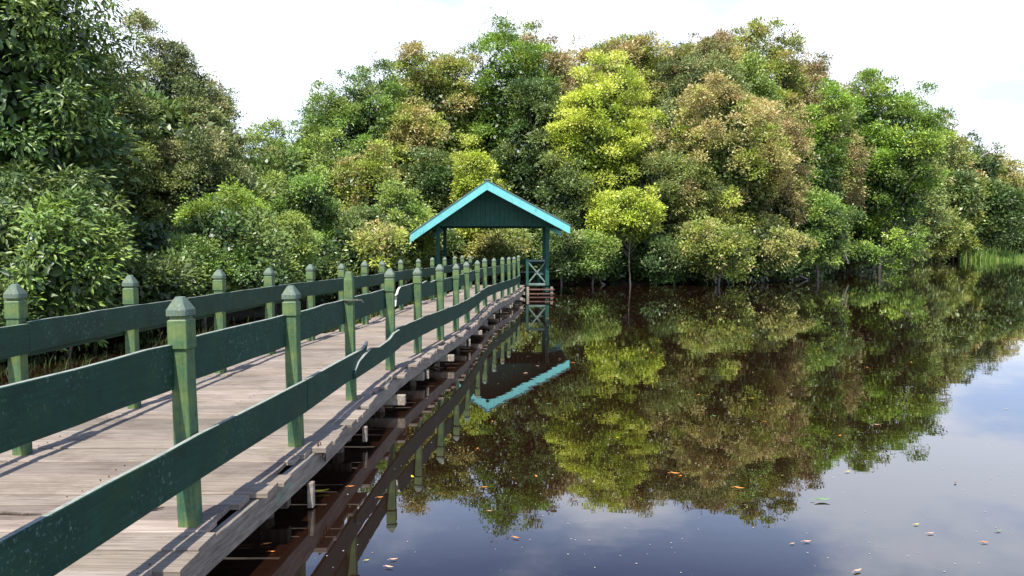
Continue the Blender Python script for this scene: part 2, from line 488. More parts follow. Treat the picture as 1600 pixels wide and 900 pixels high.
# side beams in lengths, cross beams with sawn ends, piles
def beam_run(pts, off, mat, nm):
    ysb = [-0.6, 3.4, 7.2, 11.2, 15.0, 19.0, 23.0, 27.0, 31.0]
    for a, c in zip(ysb[:-1], ysb[1:]):
        q = MB(); n = 6
        dz = rnd.uniform(-0.012, 0.008)
        prev = None
        for i in range(n+1):
            yy = a + 0.004 + (c-a-0.008)*i/n; xx = interp(pts, yy) + off
            cur = [(xx-0.028, yy, DZ-0.20+dz), (xx+0.028, yy, DZ-0.20+dz), (xx+0.028, yy, DZ-0.038), (xx-0.028, yy, DZ-0.038)]
            q.v += cur
            if i:
                s0 = (i-1)*4
                for j in range(4):
                    q.f.append((s0+j, s0+(j+1) % 4, s0+4+(j+1) % 4, s0+4+j))
        q.f.append((3,2,1,0)); q.f.append(tuple(n*4+j for j in range(4)))
        q.build(nm, mat, bw, O, bevel=0.004)
beam_run(rp, 0.135, M['beam'], 'side_beam')
beam_run(lp, -0.06, M['beam'], 'side_beam')
ycr = [1.5, 3.15, 3.62, 5.35, 7.1, 8.9, 10.6, 12.3, 14.2, 16.0, 18.0, 19.8, 21.6, 23.2, 24.9, 26.6, 28.3, 30.2]
for i, yy in enumerate(ycr):
    xl = interp(lp, yy) - 0.25 + rnd.uniform(-0.05, 0.05)
    xr = interp(rp, yy) + (0.10 if yy < 8 else (0.27 if i % 2 else 0.16)) + rnd.uniform(-0.02, 0.02)
    zt = DZ-0.212
    q = MB(); hh = rnd.uniform(0.09, 0.12); ww = rnd.uniform(0.08, 0.11)
    q.bar((xl, yy+rnd.uniform(-.03,.03), zt-hh/2), (xr, yy, zt-hh/2), ww, hh)
    q.build('cross_beam', M['stub'] if yy > 8 else M['pile'], bw, O, bevel=0.006)
    for xx in (interp(lp, yy)+0.1, interp(rp, yy)-0.04+rnd.uniform(-0.05, 0.05)):
        q = MB(); r0 = rnd.uniform(0.05, 0.075); lx = rnd.uniform(-0.03, 0.03)
        q.stack([(-1.2, r0, lx, 0), (-0.2, r0*1.05, lx*.5, 0), (zt-hh-0.002, r0*0.95, 0, 0)], n=9, cx=xx, cy=yy+0.0)
        q.build('pile', M['pile'], bw, O)
# short hanging end pieces nailed to the beam ends (the pale sawn blocks under the edge)
for yy, h in ((3.25, 0.20), (3.72, 0.17), (5.45, 0.19), (7.2, 0.15), (10.7, 0.14), (14.3, 0.14), (18.1, 0.15), (21.7, 0.14), (24.0, 0.14)):
    q = MB(); xx = interp(rp, yy)+0.19
    q.box(xx-0.022, xx+0.022, yy+0.05, yy+0.11, DZ-0.2-h, DZ-0.205)
    q.build('hanging_block', M['stub'], bw, O, bevel=0.005)
# diagonal braces under the deck
for yy in (6.2, 9.7, 13.2, 17.0):
    q = MB(); xx = interp(rp, yy)
    q.bar((xx-0.9, yy, -0.35), (xx-0.02, yy, DZ-0.24), 0.03, 0.07)
    q.build('brace', M['pile'], bw, O)

# ------------------------------------------------------------------ railings
def post_mesh(nm, hw, variant):
    q = MB()
    jit = random.Random(variant)
    a = lambda: jit.uniform(-0.003, 0.003)
    if variant == 'plain':
        q.stack([(0, hw), (0.5, hw-.002), (1.18, hw-0.002), (1.25, hw*0.62), (1.262, hw*0.5)])
    else:
        nt_ = 0.985 + jit.uniform(-0.03, 0.02)
        q.stack([(0, hw, a(), a()), (0.45, hw+.001, a(), a()), (nt_, hw-0.002, a(), a()), (nt_+0.004, hw+0.007, 0, 0), (1.112, hw+0.006, 0, 0), (1.116, hw-0.005, 0, 0), (1.135, hw-0.005, 0, 0)])
    return q
def cap_mesh(hw):
    q = MB()
    q.stack([(1.135, hw+0.008), (1.168, hw+0.008), (1.218, hw*0.62), (1.236, hw*0.40)])
    return q
def direction(pts, i):
    a = pts[max(i-1, 0)]; b_ = pts[min(i+1, len(pts)-1)]
    d = (b_ - a); d.z = 0
    return d.normalized()

def board(root, pts, side, z0, z1, thick, i, j, mat, s0=0.0, s1=0.0, seed=0, jag=None, sag=0.0):
    """a rail board from post i to post j on the given side of the posts (side: +1 right, -1 left)"""
    r = random.Random(seed)
    nseg = 12 if j-i > 1 else 5
    sub = pts[i:j+1]
    # polyline resample with end extension
    L = [0]
    for a, c in zip(sub[:-1], sub[1:]): L.append(L[-1] + (c-a).length)
    tot = L[-1]
    prof_top = [r.uniform(-0.004, 0.004) for _ in range(nseg+1)]
    dzt = r.uniform(-0.012, 0.012)
    q = MB(); rings = []
    for k in range(nseg+1):
        s = -s0 + (tot + s0 + s1)*k/nseg
        ss = min(max(s, 0), tot)
        x = np.interp(ss, L, [p.x for p in sub]); yv = np.interp(ss, L, [p.y for p in sub])
        # chord straightens the board between its ends
        d = (sub[-1]-sub[0]).normalized()
        if s < 0 or s > tot: x += d.x*(s-ss); yv += d.y*(s-ss)
        nrm = Vector((d.y, -d.x, 0))*side
        off = 0.050 + thick/2 + r.uniform(-0.001, 0.001)
        cx, cy = x + nrm.x*off, yv + nrm.y*off
        zs = sag*math.sin(math.pi*k/nseg)
        za = DZ + z0 + dzt - zs + r.uniform(-0.003, 0.003); zb = DZ + z1 + dzt - zs + prof_top[k]
        if jag and jag[0] == 'start' and k == 0: za += 0.0
        rings.append([(cx - nrm.x*thick/2, cy - nrm.y*thick/2, za), (cx + nrm.x*thick/2, cy + nrm.y*thick/2, za),
                      (cx + nrm.x*thick/2, cy + nrm.y*thick/2, zb), (cx - nrm.x*thick/2, cy - nrm.y*thick/2, zb)])
    for rg in rings: q.v += rg
    for k in range(nseg):
        for m_ in range(4):
            q.f.append((k*4+m_, k*4+(m_+1) % 4, k*4+4+(m_+1) % 4, k*4+4+m_))
    q.f.append((3,2,1,0)); q.f.append(tuple(nseg*4+m_ for m_ in range(4)))
    return q.build('rail', mat, root, root.location, bevel=0.004)

def broken_board(root, outline, pA, pB, side, thick, mat, raw_edges):
    """board cut to an outline of (s along A->B, z) points; raw_edges: indices of edges showing bare wood"""
    d = (pB-pA); d.z = 0; L = d.length; d.normalize()
    nrm = Vector((d.y, -d.x, 0))*side
    off = 0.052
    q = MB(); n = len(outline)
    for t_ in (off, off+thick):
        for s, z in outline:
            p = pA + d*s + nrm*t_
            q.v.append((p.x, p.y, DZ+z))
    q.f.append(tuple(range(n))); q.f.append(tuple(reversed(range(n, 2*n))))
    for a in range(n):
        c = (a+1) % n
        q.f.append((a, c, c+n, a+n))
    ob = q.build('rail', mat, root, root.location)
    ob.data.materials.append(M['raw'])
    for a in raw_edges: ob.data.polygons[2+a].material_index = 1
    return ob

def railing(name, label, pts, side_out, plain=(), leans=None):
    root = empty(name, (pts[0].x, pts[0].y, DZ), label, 'railing', 'green wooden railings along the boardwalk')
    for i, p in enumerate(pts):
        r = random.Random(i*7+side_out)
        hw = (0.044 if i < 5 else 0.052) + r.uniform(-0.002, 0.003)
        v = 'plain' if i in plain else 'v%d%d' % (i, side_out)
        q = post_mesh('post', hw, v)
        d = direction(pts, i)
        rz = math.atan2(-d.x, d.y)*0.8 + r.uniform(-0.05, 0.05)
        h = 1.0 + r.uniform(-0.012, 0.012)
        lean = (leans or {}).get(i, (r.uniform(-.008, .008), r.uniform(-.012, .008)))
        po = q.build('post', M['post'], root, bevel=0.003, loc=Vector((p.x, p.y, DZ-0.001)) - Vector(root.location))
        po.rotation_euler = (lean[0], lean[1], rz); po.scale = (1, 1, h)
        if v != 'plain':
            cap_mesh(hw).build('post_cap', M['cap'], po, bevel=0.002)
    return root
rr = railing('wooden_railing', 'dark green railing with two boards on the water side, one board broken', rp, 1, plain=(4,),
             leans={2: (0.0, -0.022), 3: (0.0, -0.020), 4: (0, -0.008), 9: (0, -0.01)})
lr = railing('wooden_railing', 'dark green single board railing on the tree side of the boardwalk', lp, -1)
OFFX = 0
# upper boards on the deck side, lower boards on the water side (right-hand railing); broken pieces at the fifth bay
n = len(rp)
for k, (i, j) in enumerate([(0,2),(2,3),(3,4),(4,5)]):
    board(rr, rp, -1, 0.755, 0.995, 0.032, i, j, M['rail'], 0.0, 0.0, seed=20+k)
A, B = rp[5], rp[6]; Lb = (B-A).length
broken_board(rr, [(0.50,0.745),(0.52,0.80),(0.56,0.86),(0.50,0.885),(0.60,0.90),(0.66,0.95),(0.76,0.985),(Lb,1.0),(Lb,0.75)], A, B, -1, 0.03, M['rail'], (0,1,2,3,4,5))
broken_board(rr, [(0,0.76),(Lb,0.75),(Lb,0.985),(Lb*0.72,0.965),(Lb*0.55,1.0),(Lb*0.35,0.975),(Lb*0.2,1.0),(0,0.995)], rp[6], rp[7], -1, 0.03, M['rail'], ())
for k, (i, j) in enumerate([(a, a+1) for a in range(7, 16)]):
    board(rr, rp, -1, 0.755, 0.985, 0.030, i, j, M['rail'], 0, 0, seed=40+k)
board(rr, rp, 1, 0.265, 0.505, 0.032, 0, 3, M['rail'], 0, 0.03, seed=51)
A, B = rp[3], rp[4]; Lb = (B-A).length
broken_board(rr, [(0.035,0.265),(Lb*0.95,0.265),(Lb+0.18,0.36),(Lb+0.33,0.45),(Lb+0.42,0.535),(Lb+0.34,0.505),(Lb+0.2,0.485),(Lb*0.5,0.50),(0.035,0.505)], A, B, 1, 0.032, M['rail'], (1,2,3,4))
A, B = rp[4], rp[5]; Lb = (B-A).length
broken_board(rr, [(-0.30,0.258),(0.6,0.25),(1.2,0.25),(Lb+0.06,0.265),(Lb+0.06,0.49),(Lb*0.85,0.485),(Lb*0.7,0.44),(0.78,0.425),(0.45,0.465),(0.1,0.43),(-0.12,0.40),(-0.27,0.34)], A + Vector((0.034,0,0)), B + Vector((0.034,0,0)), 1, 0.03, M['rail'], ())
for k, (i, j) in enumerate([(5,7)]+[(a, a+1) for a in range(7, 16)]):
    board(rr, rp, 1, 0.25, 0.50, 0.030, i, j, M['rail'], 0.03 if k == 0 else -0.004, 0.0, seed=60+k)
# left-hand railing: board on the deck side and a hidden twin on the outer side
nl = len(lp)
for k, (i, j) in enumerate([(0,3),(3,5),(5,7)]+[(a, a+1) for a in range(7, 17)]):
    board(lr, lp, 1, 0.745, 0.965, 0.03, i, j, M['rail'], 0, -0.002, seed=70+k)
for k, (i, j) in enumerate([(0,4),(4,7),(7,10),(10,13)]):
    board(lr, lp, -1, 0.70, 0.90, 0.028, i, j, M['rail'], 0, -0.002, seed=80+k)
# rope tied round the plain post
p = rp[4]
q = MB()
pts_ = []
for k in range(26):
    a = k/25*2*math.pi*2.0
    pts_.append((p.x+0.064*math.cos(a)*(1+0.04*math.sin(a*3)), p.y+0.064*math.sin(a), DZ+0.985+0.012*k/25+0.004*math.sin(a*2)))
q.tube(pts_, [0.008]*26, 6)
q.tube([(p.x+0.062, p.y-0.03, DZ+0.99), (p.x+0.12, p.y-0.05, DZ+0.995), (p.x+0.14, p.y-0.05, DZ+0.97)], [0.007,0.006,0.004], 6)
tag(q.build('rope', M['rope'], None, (p.x, p.y, DZ), loc=(p.x, p.y, DZ)), 'thin rope tied round the flat-cut green post', 'rope')
# rusty chain hanging off the deck edge by the second near post
p = rp[3]
q = MB()
for k in range(7):
    c0 = Vector((p.x+0.17+0.004*k, p.y-0.02+0.02*k, DZ+0.012-0.028*max(0, k-1)))
    ring = []
    for a in range(9):
        t_ = a/8*2*math.pi
        if k % 2: ring.append(c0 + Vector((0.012*math.cos(t_), 0, 0.022*math.sin(t_))))
        else: ring.append(c0 + Vector((0, 0.012*math.cos(t_), 0.022*math.sin(t_))))
    q.tube(ring, [0.0045]*9, 5)
tag(q.build('chain', M['rust'], None, p, loc=p), 'short rusty chain hanging from the deck edge', 'chain')
# debris on the deck
for nm, px, py, ln, rz, lb in (('wood_chip', 236, 796, 0.13, 0.5, 'small dark splinter of wood lying on the deck planks'),
                               ('twig', 22, 803, 0.30, -0.05, 'thin dark twig lying across the deck at the left edge')):
    c0 = at_z(px, py, DZ+0.012); q = MB()
    dv = Vector((math.cos(rz), math.sin(rz), 0))
    q.tube([c0-dv*ln/2, c0-dv*ln/6+Vector((0,0.006,0.003)), c0+dv*ln/5, c0+dv*ln/2+Vector((0,0.01,0))], [0.004,0.009,0.008,0.003], 6)
    tag(q.build(nm, M['pile'], None, c0, loc=c0), lb, 'twig')

# ------------------------------------------------------------------ shelter
sh = empty('shelter', (-0.8, 32.7, 0), 'open green shelter with turquoise-edged gable roof at the boardwalk end', 'shelter')
SO = sh.location
YF, YB = 31.2, 34.4          # front and back post planes
XL, XR = -3.0, 1.43
px_, pz_ = -0.97, 4.52        # ridge
YO, YE = 30.0, 35.4          # roof from front verge to back verge
eL = (-3.98, 2.45); eR = (2.26, 2.80)   # eave ends (top surface) at the front
q = MB()
q.box(XL-0.1, XR+0.1, YF-0.1, YB+0.1, DZ-0.045, DZ-0.003); q.build('floor', M['deck'], sh, SO, bevel=0.004)
for x, yv in ((XL, YF), (XR, YF), (XL, YB), (XR, YB), (0.62, YF)):
    q = MB()
    top = 2.95 if x != 0.62 else DZ+1.12
    hw = 0.075 if x != 0.62 else 0.055
    q.stack([(-1.3, hw), (DZ, hw), (top, hw)], cx=x, cy=yv)
    q.build('post' if x != 0.62 else 'rail_post', M['shelter_green'], sh, SO, bevel=0.006)
for yv in (YF, YB):
    q = MB(); q.bar((XL-0.15, yv-0.09, 2.86), (XR+0.15, yv-0.09, 2.86), 0.05, 0.14); q.build('tie_beam', M['shelter_green'], sh, SO, bevel=0.005)
for x in (XL, XR):
    q = MB(); q.bar((x+0.1, YF-0.4, 2.88), (x+0.1, YB+0.4, 2.88), 0.05, 0.12); q.build('wall_plate', M['shelter_green'], sh, SO, bevel=0.005)
# gable cladding of vertical boards, front and back
def gable(yv):
    q = MB()
    x = XL - 0.35
    r = random.Random(5)
    while x < XR + 0.42:
        wdt = 0.19; xa, xb = x+0.006, x+wdt-0.006
        def topz(xx):
            if xx < px_: return pz_-0.10 + (pz_-eL[1])/(px_-eL[0])*(xx-px_)
            return pz_-0.10 + (eR[1]-pz_)/(eR[0]-px_)*(xx-px_)
        za, zb = topz(xa), topz(xb)
        bot = 2.80
        dy_ = r.choice((-0.012, 0, 0.012))
        if min(za, zb) > bot+0.02:
            vs_ = []
            for yy in (yv+dy_, yv+dy_+0.02):
                vs_ += [(xa, yy, bot), (xb, yy, bot), (xb, yy, zb), ((px_ if xa < px_ < xb else (xa+xb)/2), yy, (pz_-0.10 if xa < px_ < xb else (za+zb)/2)), (xa, yy, za)]
            q.add(vs_, [(0,1,2,3,4), (9,8,7,6,5), (0,5,6,1), (1,6,7,2), (2,7,8,3), (3,8,9,4), (4,9,5,0)])
        x += wdt
    q.build('gable_boarding', M['shelter_green'], sh, SO)
gable(YF-0.16); gable(YB+0.14)
# roof sheets: corrugated, each slope a mesh under one roof part
rf = empty('roof', (0, 0, 0)); rf.parent = sh
def slope(e):
    q = MB(); nr = 54
    for side in (0, 1):
        for k in range(nr+1):
            yy = YO - 0.05 + (YE-YO+0.1)*k/nr
            zz = 0.012*math.cos(k*math.pi)
            q.v.append((px_, yy, pz_+0.02+zz - side*0.02)); q.v.append((e[0], yy, e[1]+0.02+zz - side*0.02))
    for side in (0, 1):
        o_ = side*(nr+1)*2
        for k in range(nr):
            q.f.append((o_+2*k, o_+2*k+1, o_+2*k+3, o_+2*k+2))
    M2 = (nr+1)*2
    q.f += [(0,1,M2+1,M2), (2*nr,2*nr+1,M2+2*nr+1,M2+2*nr)]
    q.build('roof_sheet', M['roof_metal'], rf, SO)
slope((eL[0]-0.06, eL[1]-0.04)); slope((eR[0]+0.05, eR[1]-0.03))
q = MB(); q.bar((px_, YO-0.07, pz_+0.045), (px_, YE+0.07, pz_+0.045), 0.26, 0.03); q.build('ridge_cap', M['roof_metal'], rf, SO, bevel=0.01)
for yv in (YO, YE):
    for e in (eL, eR):
        q = MB(); h = 0.35
        dpx = 0.003*(1 if e is eR else -1)
        vs_ = []
        for yy in (yv-0.015, yv+0.015):
            vs_ += [(px_+dpx, yy, pz_), (e[0], yy, e[1]), (e[0], yy, e[1]-h*0.95), (px_+dpx, yy, pz_-h)]
        q.add(vs_, [(0,1,2,3), (7,6,5,4), (0,4,5,1), (1,5,6,2), (2,6,7,3), (3,7,4,0)])
        q.build('bargeboard', M['turq'], rf, SO)
for x, e in ((0, eL), (1, eR)):   # rafters and purlins under the sheets
    for yy in (30.6, YF-0.02, 32.3, 33.4, YB+0.02):
        q = MB(); q.bar((px_, yy, pz_-0.12), (e[0]*0.985, yy, e[1]-0.10+0.01), 0.05, 0.12); q.build('rafter', M['shelter_green'], rf, SO)
# front side panel with crossed slats, seat behind, side rails, steps to the water
q = MB(); q.bar((0.675, YF, DZ+1.0), (XR-0.075, YF, DZ+1.0), 0.05, 0.07); q.build('top_rail', M['pale_frame'], sh, SO, bevel=0.005)
q = MB(); q.bar((0.675, YF-0.005, DZ+0.93), (XR-0.08, YF-0.005, DZ+0.12), 0.025, 0.055); q.build('cross_slat', M['pale_frame'], sh, SO)
q = MB(); q.bar((0.675, YF+0.025, DZ+0.12), (XR-0.08, YF+0.025, DZ+0.93), 0.025, 0.055); q.build('cross_slat', M['pale_frame'], sh, SO)
q = MB(); q.bar((0.675, YF-0.02, DZ+0.035), (XR-0.075, YF-0.02, DZ+0.035), 0.09, 0.09); q.build('sill_beam', M['pale_frame'], sh, SO, bevel=0.006)
q = MB(); q.bar((XR-0.08, YF+0.08, DZ+0.9), (XR-0.08, YB-0.08, DZ+0.9), 0.03, 0.24); q.build('side_rail', M['rail'], sh, SO, bevel=0.004)
q = MB(); q.bar((XL+0.08, YF+0.08, DZ+0.9), (XL+0.08, YB-0.08, DZ+0.9), 0.03, 0.24); q.build('side_rail', M['rail'], sh, SO, bevel=0.004)
q = MB(); q.bar((XL+0.08, YB-0.1, DZ+0.9), (XR-0.08, YB-0.1, DZ+0.9), 0.03, 0.24); q.build('back_rail', M['rail'], sh, SO, bevel=0.004)
q = MB(); q.bar((0.2, YB-0.45, DZ+0.45), (XR-0.1, YB-0.45, DZ+0.45), 0.38, 0.045); q.build('bench_seat', M['pale_frame'], sh, SO, bevel=0.006)
q = MB(); q.bar((XR-0.32, YF+0.1, DZ+0.45), (XR-0.32, YB-0.7, DZ+0.45), 0.38, 0.045); q.build('bench_seat', M['pale_frame'], sh, SO, bevel=0.006)
for x, yv in ((0.3, YB-0.45), (XR-0.3, YF+0.3), (XR-0.3, YB-0.9)):
    q = MB(); q.stack([(DZ-0.005, 0.035), (DZ+0.43, 0.035)], cx=x, cy=yv); q.build('bench_leg', M['shelter_green'], sh, SO)
for k in range(2):
    z = DZ-0.16-0.17*k
    q = MB(); q.bar((0.70, YF-0.24-0.0*k, z), (XR+0.28, YF-0.24-0.0*k, z), 0.20, 0.045); q.build('step', M['rust_wood'], sh, SO, bevel=0.005)
for x in (0.62, XR+0.15):
    q = MB(); q.stack([(-1.2, 0.05), (DZ-0.05, 0.05)], cx=x+0.02, cy=YF-0.24); q.build('step_post', M['stub'], sh, SO, bevel=0.005)
for x in (-2.2, -1.0, 0.2):
    q = MB(); q.stack([(-1.2, 0.07), (DZ-0.05, 0.07)], n=8, cx=x, cy=YF+0.1); q.build('pile', M['pile'], sh, SO)

# ------------------------------------------------------------------ trees
rng = np.random.default_rng(11)
def unit(v): return v/np.maximum(np.linalg.norm(v, axis=-1, keepdims=True), 1e-6)
def leaves(centers, axes, normals, L, W, hexa, v, fl, hh):
    n = len(centers)
    a = unit(axes); b_ = unit(np.cross(a, normals)); nn = np.cross(b_, a)
    L = L[:, None]; W = W[:, None]
    if hexa:
        pts = [centers, centers+a*L*0.33+b_*W*0.5+nn*W*0.12, centers+a*L*0.70+b_*W*0.36-nn*L*0.03, centers+a*L-nn*L*0.12,
               centers+a*L*0.70-b_*W*0.36-nn*L*0.03, centers+a*L*0.33-b_*W*0.5+nn*W*0.12]
        V = np.stack(pts, 1).reshape(-1, 3)
        i = (np.arange(n)*6)[:, None]
        F = np.concatenate([i+np.array([0,1,2,3]), i+np.array([0,3,4,5])], 0)
        k = 6
    else:
        pts = [centers, centers+a*L*0.45+b_*W*0.5+nn*W*0.15, centers+a*L-nn*L*0.08, centers+a*L*0.45-b_*W*0.5+nn*W*0.15]
        V = np.stack(pts, 1).reshape(-1, 3)
        F = (np.arange(n)*4)[:, None] + np.array([0,1,2,3])
        k = 4
    tint = np.zeros((n, 4)); tint[:, 0] = v; tint[:, 1] = fl; tint[:, 2] = hh; tint[:, 3] = 1
    return V, F, np.repeat(tint, k, 0)

def foliage(c, rad, nlobe, dens, leafL, hexa=False, flush=0.25, spiky=0.3, per=16, droop=0.0, lr0=(0.45, 0.95), shell=(0.55, 1.0), fill=1.0, hue0=0.3):
    """a crown as many uneven leafy clumps: dens = leaf cover of each clump's lit shell"""
    c = np.array(c, float); rad = np.array(rad, float)
    lr = rng.uniform(lr0[0], lr0[1], nlobe)**1.0
    ld = unit(rng.normal(size=(nlobe, 3))); ld[:, 2] = np.where(rng.random(nlobe) < 0.25, np.abs(ld[:, 2]), ld[:, 2])
    ph = rng.uniform(0, 6.28, 3)
    sq = 1/((np.abs(ld)**2.9).sum(1, keepdims=True))**(1/2.9)
    lump = 1 + 0.15*np.sin(ld[:, 0]*4+ph[0]) + 0.15*np.sin(ld[:, 2]*5+ph[1]+ld[:, 0]*3)
    # narrower towards the foot: pull low clumps in, cone a little towards the top
    rr_ = np.maximum(rad-lr[:, None]*0.75, rad*0.35)
    lc = c + ld*sq*rr_*np.minimum(1.0, rng.uniform(shell[0], shell[1], (nlobe, 1))*lump[:, None])
    zr = (lc[:, 2]-c[2])/rad[2]
    lc[:, 0] += rad[0]*(0.13*np.sin(zr*2.6+ph[0]) + 0.08*rng.normal(size=nlobe)); lc[:, 1] += rad[1]*0.15*np.sin(zr*3.1+ph[1]); lc[:, 2] += rad[2]*0.04*rng.normal(size=nlobe)
    lc[:, 2] = np.maximum(lc[:, 2], c[2]-rad[2]+lr*0.5)
    g1 = np.sin(lc[:, 0]*0.9+ph[0])*np.sin(lc[:, 2]*0.8+ph[2])
    CC, OUT, VV, FF, HH = [], [], [], [], []
    for k in range(nlobe):
        area = 2.6*math.pi*lr[k]**2
        n = max(6, int(area*dens/(leafL*leafL*0.24)/per))
        o = unit((lc[k]-c)/rad)
        d = unit(rng.normal(size=(n, 3))*0.9 + o*0.55 + np.array([0, 0, 0.45]))
        pos = lc[k] + d*lr[k]*(rng.uniform(0.35, 1.08, (n, 1))**0.5)*np.array([1.0, 1.0, 0.8])
        out = rng.random(n) < spiky*0.03
        pos[out] += (d[out]*0.5+np.array([0, 0, 0.6]))*rng.uniform(0.1, 0.8, (out.sum(), 1))*lr[k]
        CC.append(pos); OUT.append(d); m_ = n
        fk = rng.random() < flush*(0.75 + 0.75*max(0, o[2])) + 0.25*flush*g1[k]
        FF.append(np.clip(fk*rng.uniform(0.5, 1.0)*rng.uniform(0.3, 1.0, m_) + (rng.random(m_) < flush*0.2)*0.6, 0, 1))
        HH.append(np.full(m_, np.clip(rng.normal(hue0, 0.26)+0.2*g1[k], 0, 0.9)))
        VV.append(np.clip(rng.uniform(0.02, 0.85) + rng.random(m_)*0.35, 0, 1))
    CC = np.concatenate(CC); OUT = np.concatenate(OUT); VV = np.concatenate(VV); FF = np.concatenate(FF); HH = np.concatenate(HH)
    keep = CC[:, 2] > 0.1
    CC, OUT, VV, FF, HH = CC[keep], OUT[keep], VV[keep], FF[keep], HH[keep]
    n = len(CC); s = leafL*1.25
    cen = np.repeat(CC, per, 0); out = np.repeat(OUT, per, 0); N_ = n*per
    off = rng.normal(size=(N_, 3))*s*np.array([0.7, 0.7, 0.45])
    pos = cen + off
    ax = unit(off)*0.9 + out*0.6 + rng.normal(size=(N_, 3))*0.35 + np.array([0, 0, 0.12-droop])
    nm = out*0.45 + np.array([-0.08, -0.42, 0.85]) + rng.normal(size=(N_, 3))*0.42
    L = leafL*rng.uniform(0.65, 1.25, N_); W = L*(rng.uniform(0.30, 0.42, N_) if hexa else rng.uniform(0.40, 0.55, N_))
    v = np.clip(np.repeat(VV, per) + rng.random(N_)*0.22, 0, 1)
    fl = np.clip(np.repeat(FF, per)*rng.uniform(0.6, 1.1, N_), 0, 1)
    # larger filler leaves inside the crown, coloured darker to deepen its shade
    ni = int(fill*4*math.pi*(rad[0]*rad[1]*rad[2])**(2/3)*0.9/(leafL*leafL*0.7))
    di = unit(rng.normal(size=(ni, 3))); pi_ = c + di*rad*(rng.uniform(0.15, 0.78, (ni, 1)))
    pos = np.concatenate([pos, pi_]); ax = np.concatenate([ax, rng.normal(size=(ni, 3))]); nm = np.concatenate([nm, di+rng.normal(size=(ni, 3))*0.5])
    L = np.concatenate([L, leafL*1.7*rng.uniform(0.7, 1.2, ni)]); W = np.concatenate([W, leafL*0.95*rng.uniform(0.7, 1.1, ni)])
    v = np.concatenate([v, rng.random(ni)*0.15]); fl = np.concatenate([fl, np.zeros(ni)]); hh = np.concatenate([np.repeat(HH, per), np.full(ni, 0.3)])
    kp = pos[:, 2] > 0.10
    pos, ax, nm, L, W, v, fl, hh = pos[kp], ax[kp], nm[kp], L[kp], W[kp], v[kp], fl[kp], hh[kp]
    return leaves(pos, ax, nm, L, W, hexa, v, fl, hh), lc, lr

